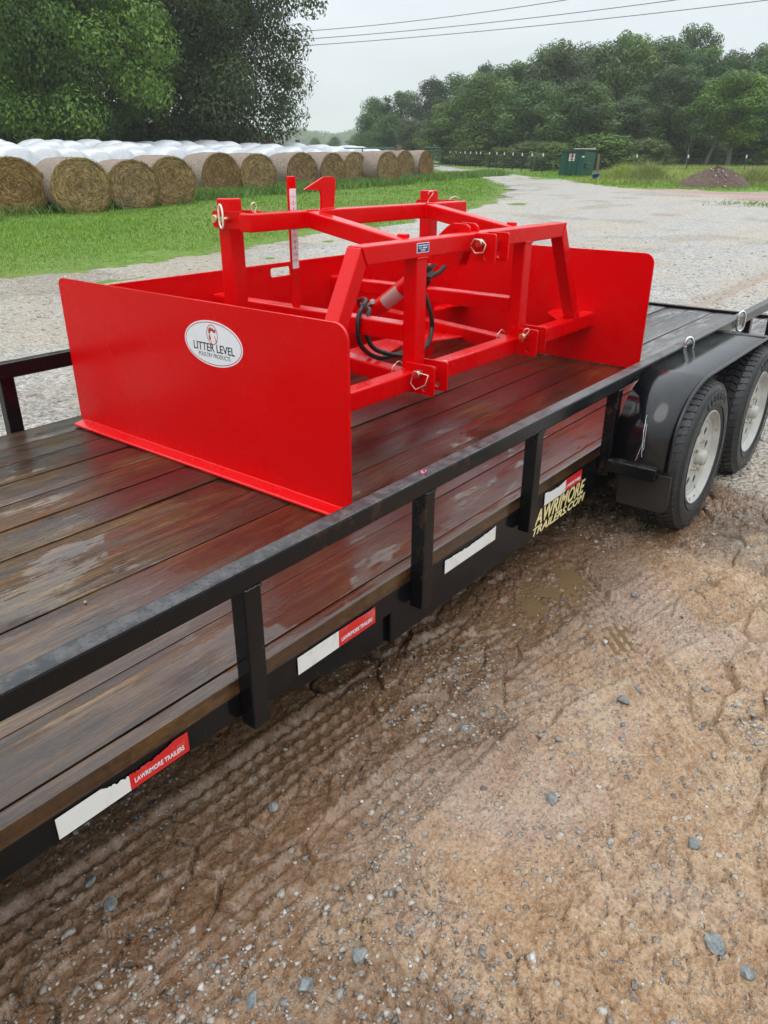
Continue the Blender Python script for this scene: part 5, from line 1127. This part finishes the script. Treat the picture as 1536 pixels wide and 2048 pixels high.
for (z, h, mt) in ((1.11, .05, 'dred'), (1.03, .06, 'dred'), (.94, .02, 'ink'), (.87, .03, 'ink')): 
    yv = -.075 - (z - .80)/.37*.05 + .004; dbuild(D(MB().box(-.20, .15, yv - .004, yv, z - h/2, z + h/2)), 'sign_print', mt, sg, 0)
dbuild(D(MB().box(.80, .94, -.13, -.10, .98, 1.05)), 'sticker', 'white', bevel=0)
p = at_depth(1196, 44.5); wp = wpost((p[0], p[1], p[2]), .07, 1.25, 'leaning wooden post just right of the dumpster')
q2 = at_depth(1194, 41.2); e = empty('bucket', tuple(q2), 'bright blue plastic bucket on the grass right of the dumpster', 'bucket')
MB().lathe([(.001, .0), (.13, .0), (.165, .36), (.175, .36), (.175, .39), (.150, .39), (.115, .03), (.001, .03)], 'z', 20).build('bucket_body', MT['bucket'], e, True, False); MB().tube([(.165*math.cos(a), .03, .37 - .12*math.sin(a)) for a in [math.pi*k/10 for k in range(11)]], .008, 6).build('handle', MT['white'], e, True, False)
MB().box(-.07, .07, -.165, -.150, .08, .22).build('bucket_label', MT['white'], e, False, False)
# weed clump and soil pile
def clump(px, t, w, h, n, label, mat='weeds'):
    P_ = at_depth(px, t); g = np.random.default_rng(int(px)); x = P_[0] + g.normal(0, w/2.6, n); y = P_[1] + g.normal(0, w/3.2, n); d = np.hypot((x - P_[0])/(w/2), (y - P_[1])/(w/2.4)); hh = h*np.clip(1.1 - d*.75, .25, 1.1)*g.uniform(.6, 1.1, n)
    o = blades('weed_clump', x, y, hh, g.uniform(.02, .04, n), mat, None, .5); 
    for k_ in ('kind', 'category'): 
        if k_ in o: del o[k_]
    tag(o, label, 'weeds')
clump(1248, 41.5, 2.8, .95, 5000, 'mound of pale seeding grass right of the blue bucket'); clump(1300, 40.5, 2.2, 1.1, 4500, 'mound of yellow weeds left of the fence post'); clump(1215, 42.5, 1.8, .6, 2500, 'low dry grass clump beside the blue bucket'); clump(1515, 38.5, 2.6, .9, 5000, 'tall weeds at the right end of the soil pile')
P_ = at_depth(1436, 36.5); nr, na = 26, 64; V = [(0, 0, .75)]; g = np.random.default_rng(3)
ex = np.array([RT[0], RT[1]])/math.hypot(RT[0], RT[1])
for i in range(1, nr + 1):
    q_ = i/nr
    for k in range(na):
        a = 2*math.pi*k/na; R1 = (1.58 + .18*math.sin(2*a + 1) + .08*math.sin(5*a)); u, w = q_*R1*math.cos(a), q_*R1*.75*math.sin(a)
        z = .74*(1 - q_**2.3)*(1 + .10*math.sin(a + .5)) + .035*g.standard_normal()*(1 - q_*.7) - .06*q_
        V.append((ex[0]*u + FH[0]*w, ex[1]*u + FH[1]*w, z))
Fc = [(0, 1 + k, 1 + (k+1) % na) for k in range(na)] + [(1 + i*na + k, 1 + (i+1)*na + k, 1 + (i+1)*na + (k+1) % na, 1 + i*na + (k+1) % na) for i in range(nr - 1) for k in range(na)]
e = empty('soil_pile', tuple(P_), 'heap of brown soil and rubble on the grass at the right', 'soil pile')
link('soil_heap', pymesh('soil_heap', V, Fc), MT['soilpile'], e)
n = 260; a = g.uniform(0, 2*math.pi, n); q_ = np.sqrt(g.uniform(0, 1, n)); u, w = q_*1.35*np.cos(a), q_*1.0*np.sin(a)
zz = .73*(1 - q_**2.3) - .02; sx, sy = ex[0]*u + FH[0]*w, ex[1]*u + FH[1]*w; r = np.clip(g.lognormal(math.log(.022), .5, n), .008, .07)
Vv = IV[None]*(1 + .2*g.standard_normal((n, len(IV), 1)))*r[:, None, None] + np.stack([sx, sy, zz], -1)[:, None, :]
ob = link('rubble', npmesh('rubble', Vv.reshape(-1, 3), (IF[None] + (np.arange(n)*len(IV))[:, None, None]).reshape(-1, 3)), MT['stone'], e); ob['kind'] = 'stuff'
# overhead power lines
def cable(p0, p1, t0, t1, sag, label):
    a = CAM + ray(*p0)*t0/(ray(*p0)@np.array([FH[0], FH[1], 0])); b = CAM + ray(*p1)*t1/(ray(*p1)@np.array([FH[0], FH[1], 0])); pts = []
    for k in range(41):
        s = -.6 + 2.2*k/40; q_ = a + (b - a)*s; q_[2] += sag*((s - .5)**2 - .25)*4; pts.append(tuple(q_))
    tag(MB().tube(pts, .016, 5).build('power_line', MT['cable'], None, True, False), label, 'power line', 'overhead power lines')
cable((600, 63), (1130, 0), 46, 38, .12, 'topmost of the three power lines across the sky'); cable((600, 79), (1350, 0), 46, 36, .12, 'middle of the three power lines across the sky'); cable((600, 92), (1536, 0), 46, 35, .12, 'lowest of the three power lines across the sky')
# damp air
hz = tag(MB().box(-985, 985, -985, 985, -22., 48).build('haze', None, world=False), 'thin damp haze over the whole farm', 'haze', kind='stuff')
m, nt = newmat('damp_air'); pv = nd(nt, 'VolumePrincipled', {'Color': (.97, .99, 1., 1), 'Density': .0006, 'Anisotropy': .0}); nd(nt, 'OutputMaterial', {'Volume': pv.outputs[0]}); hz.data.materials.append(m)
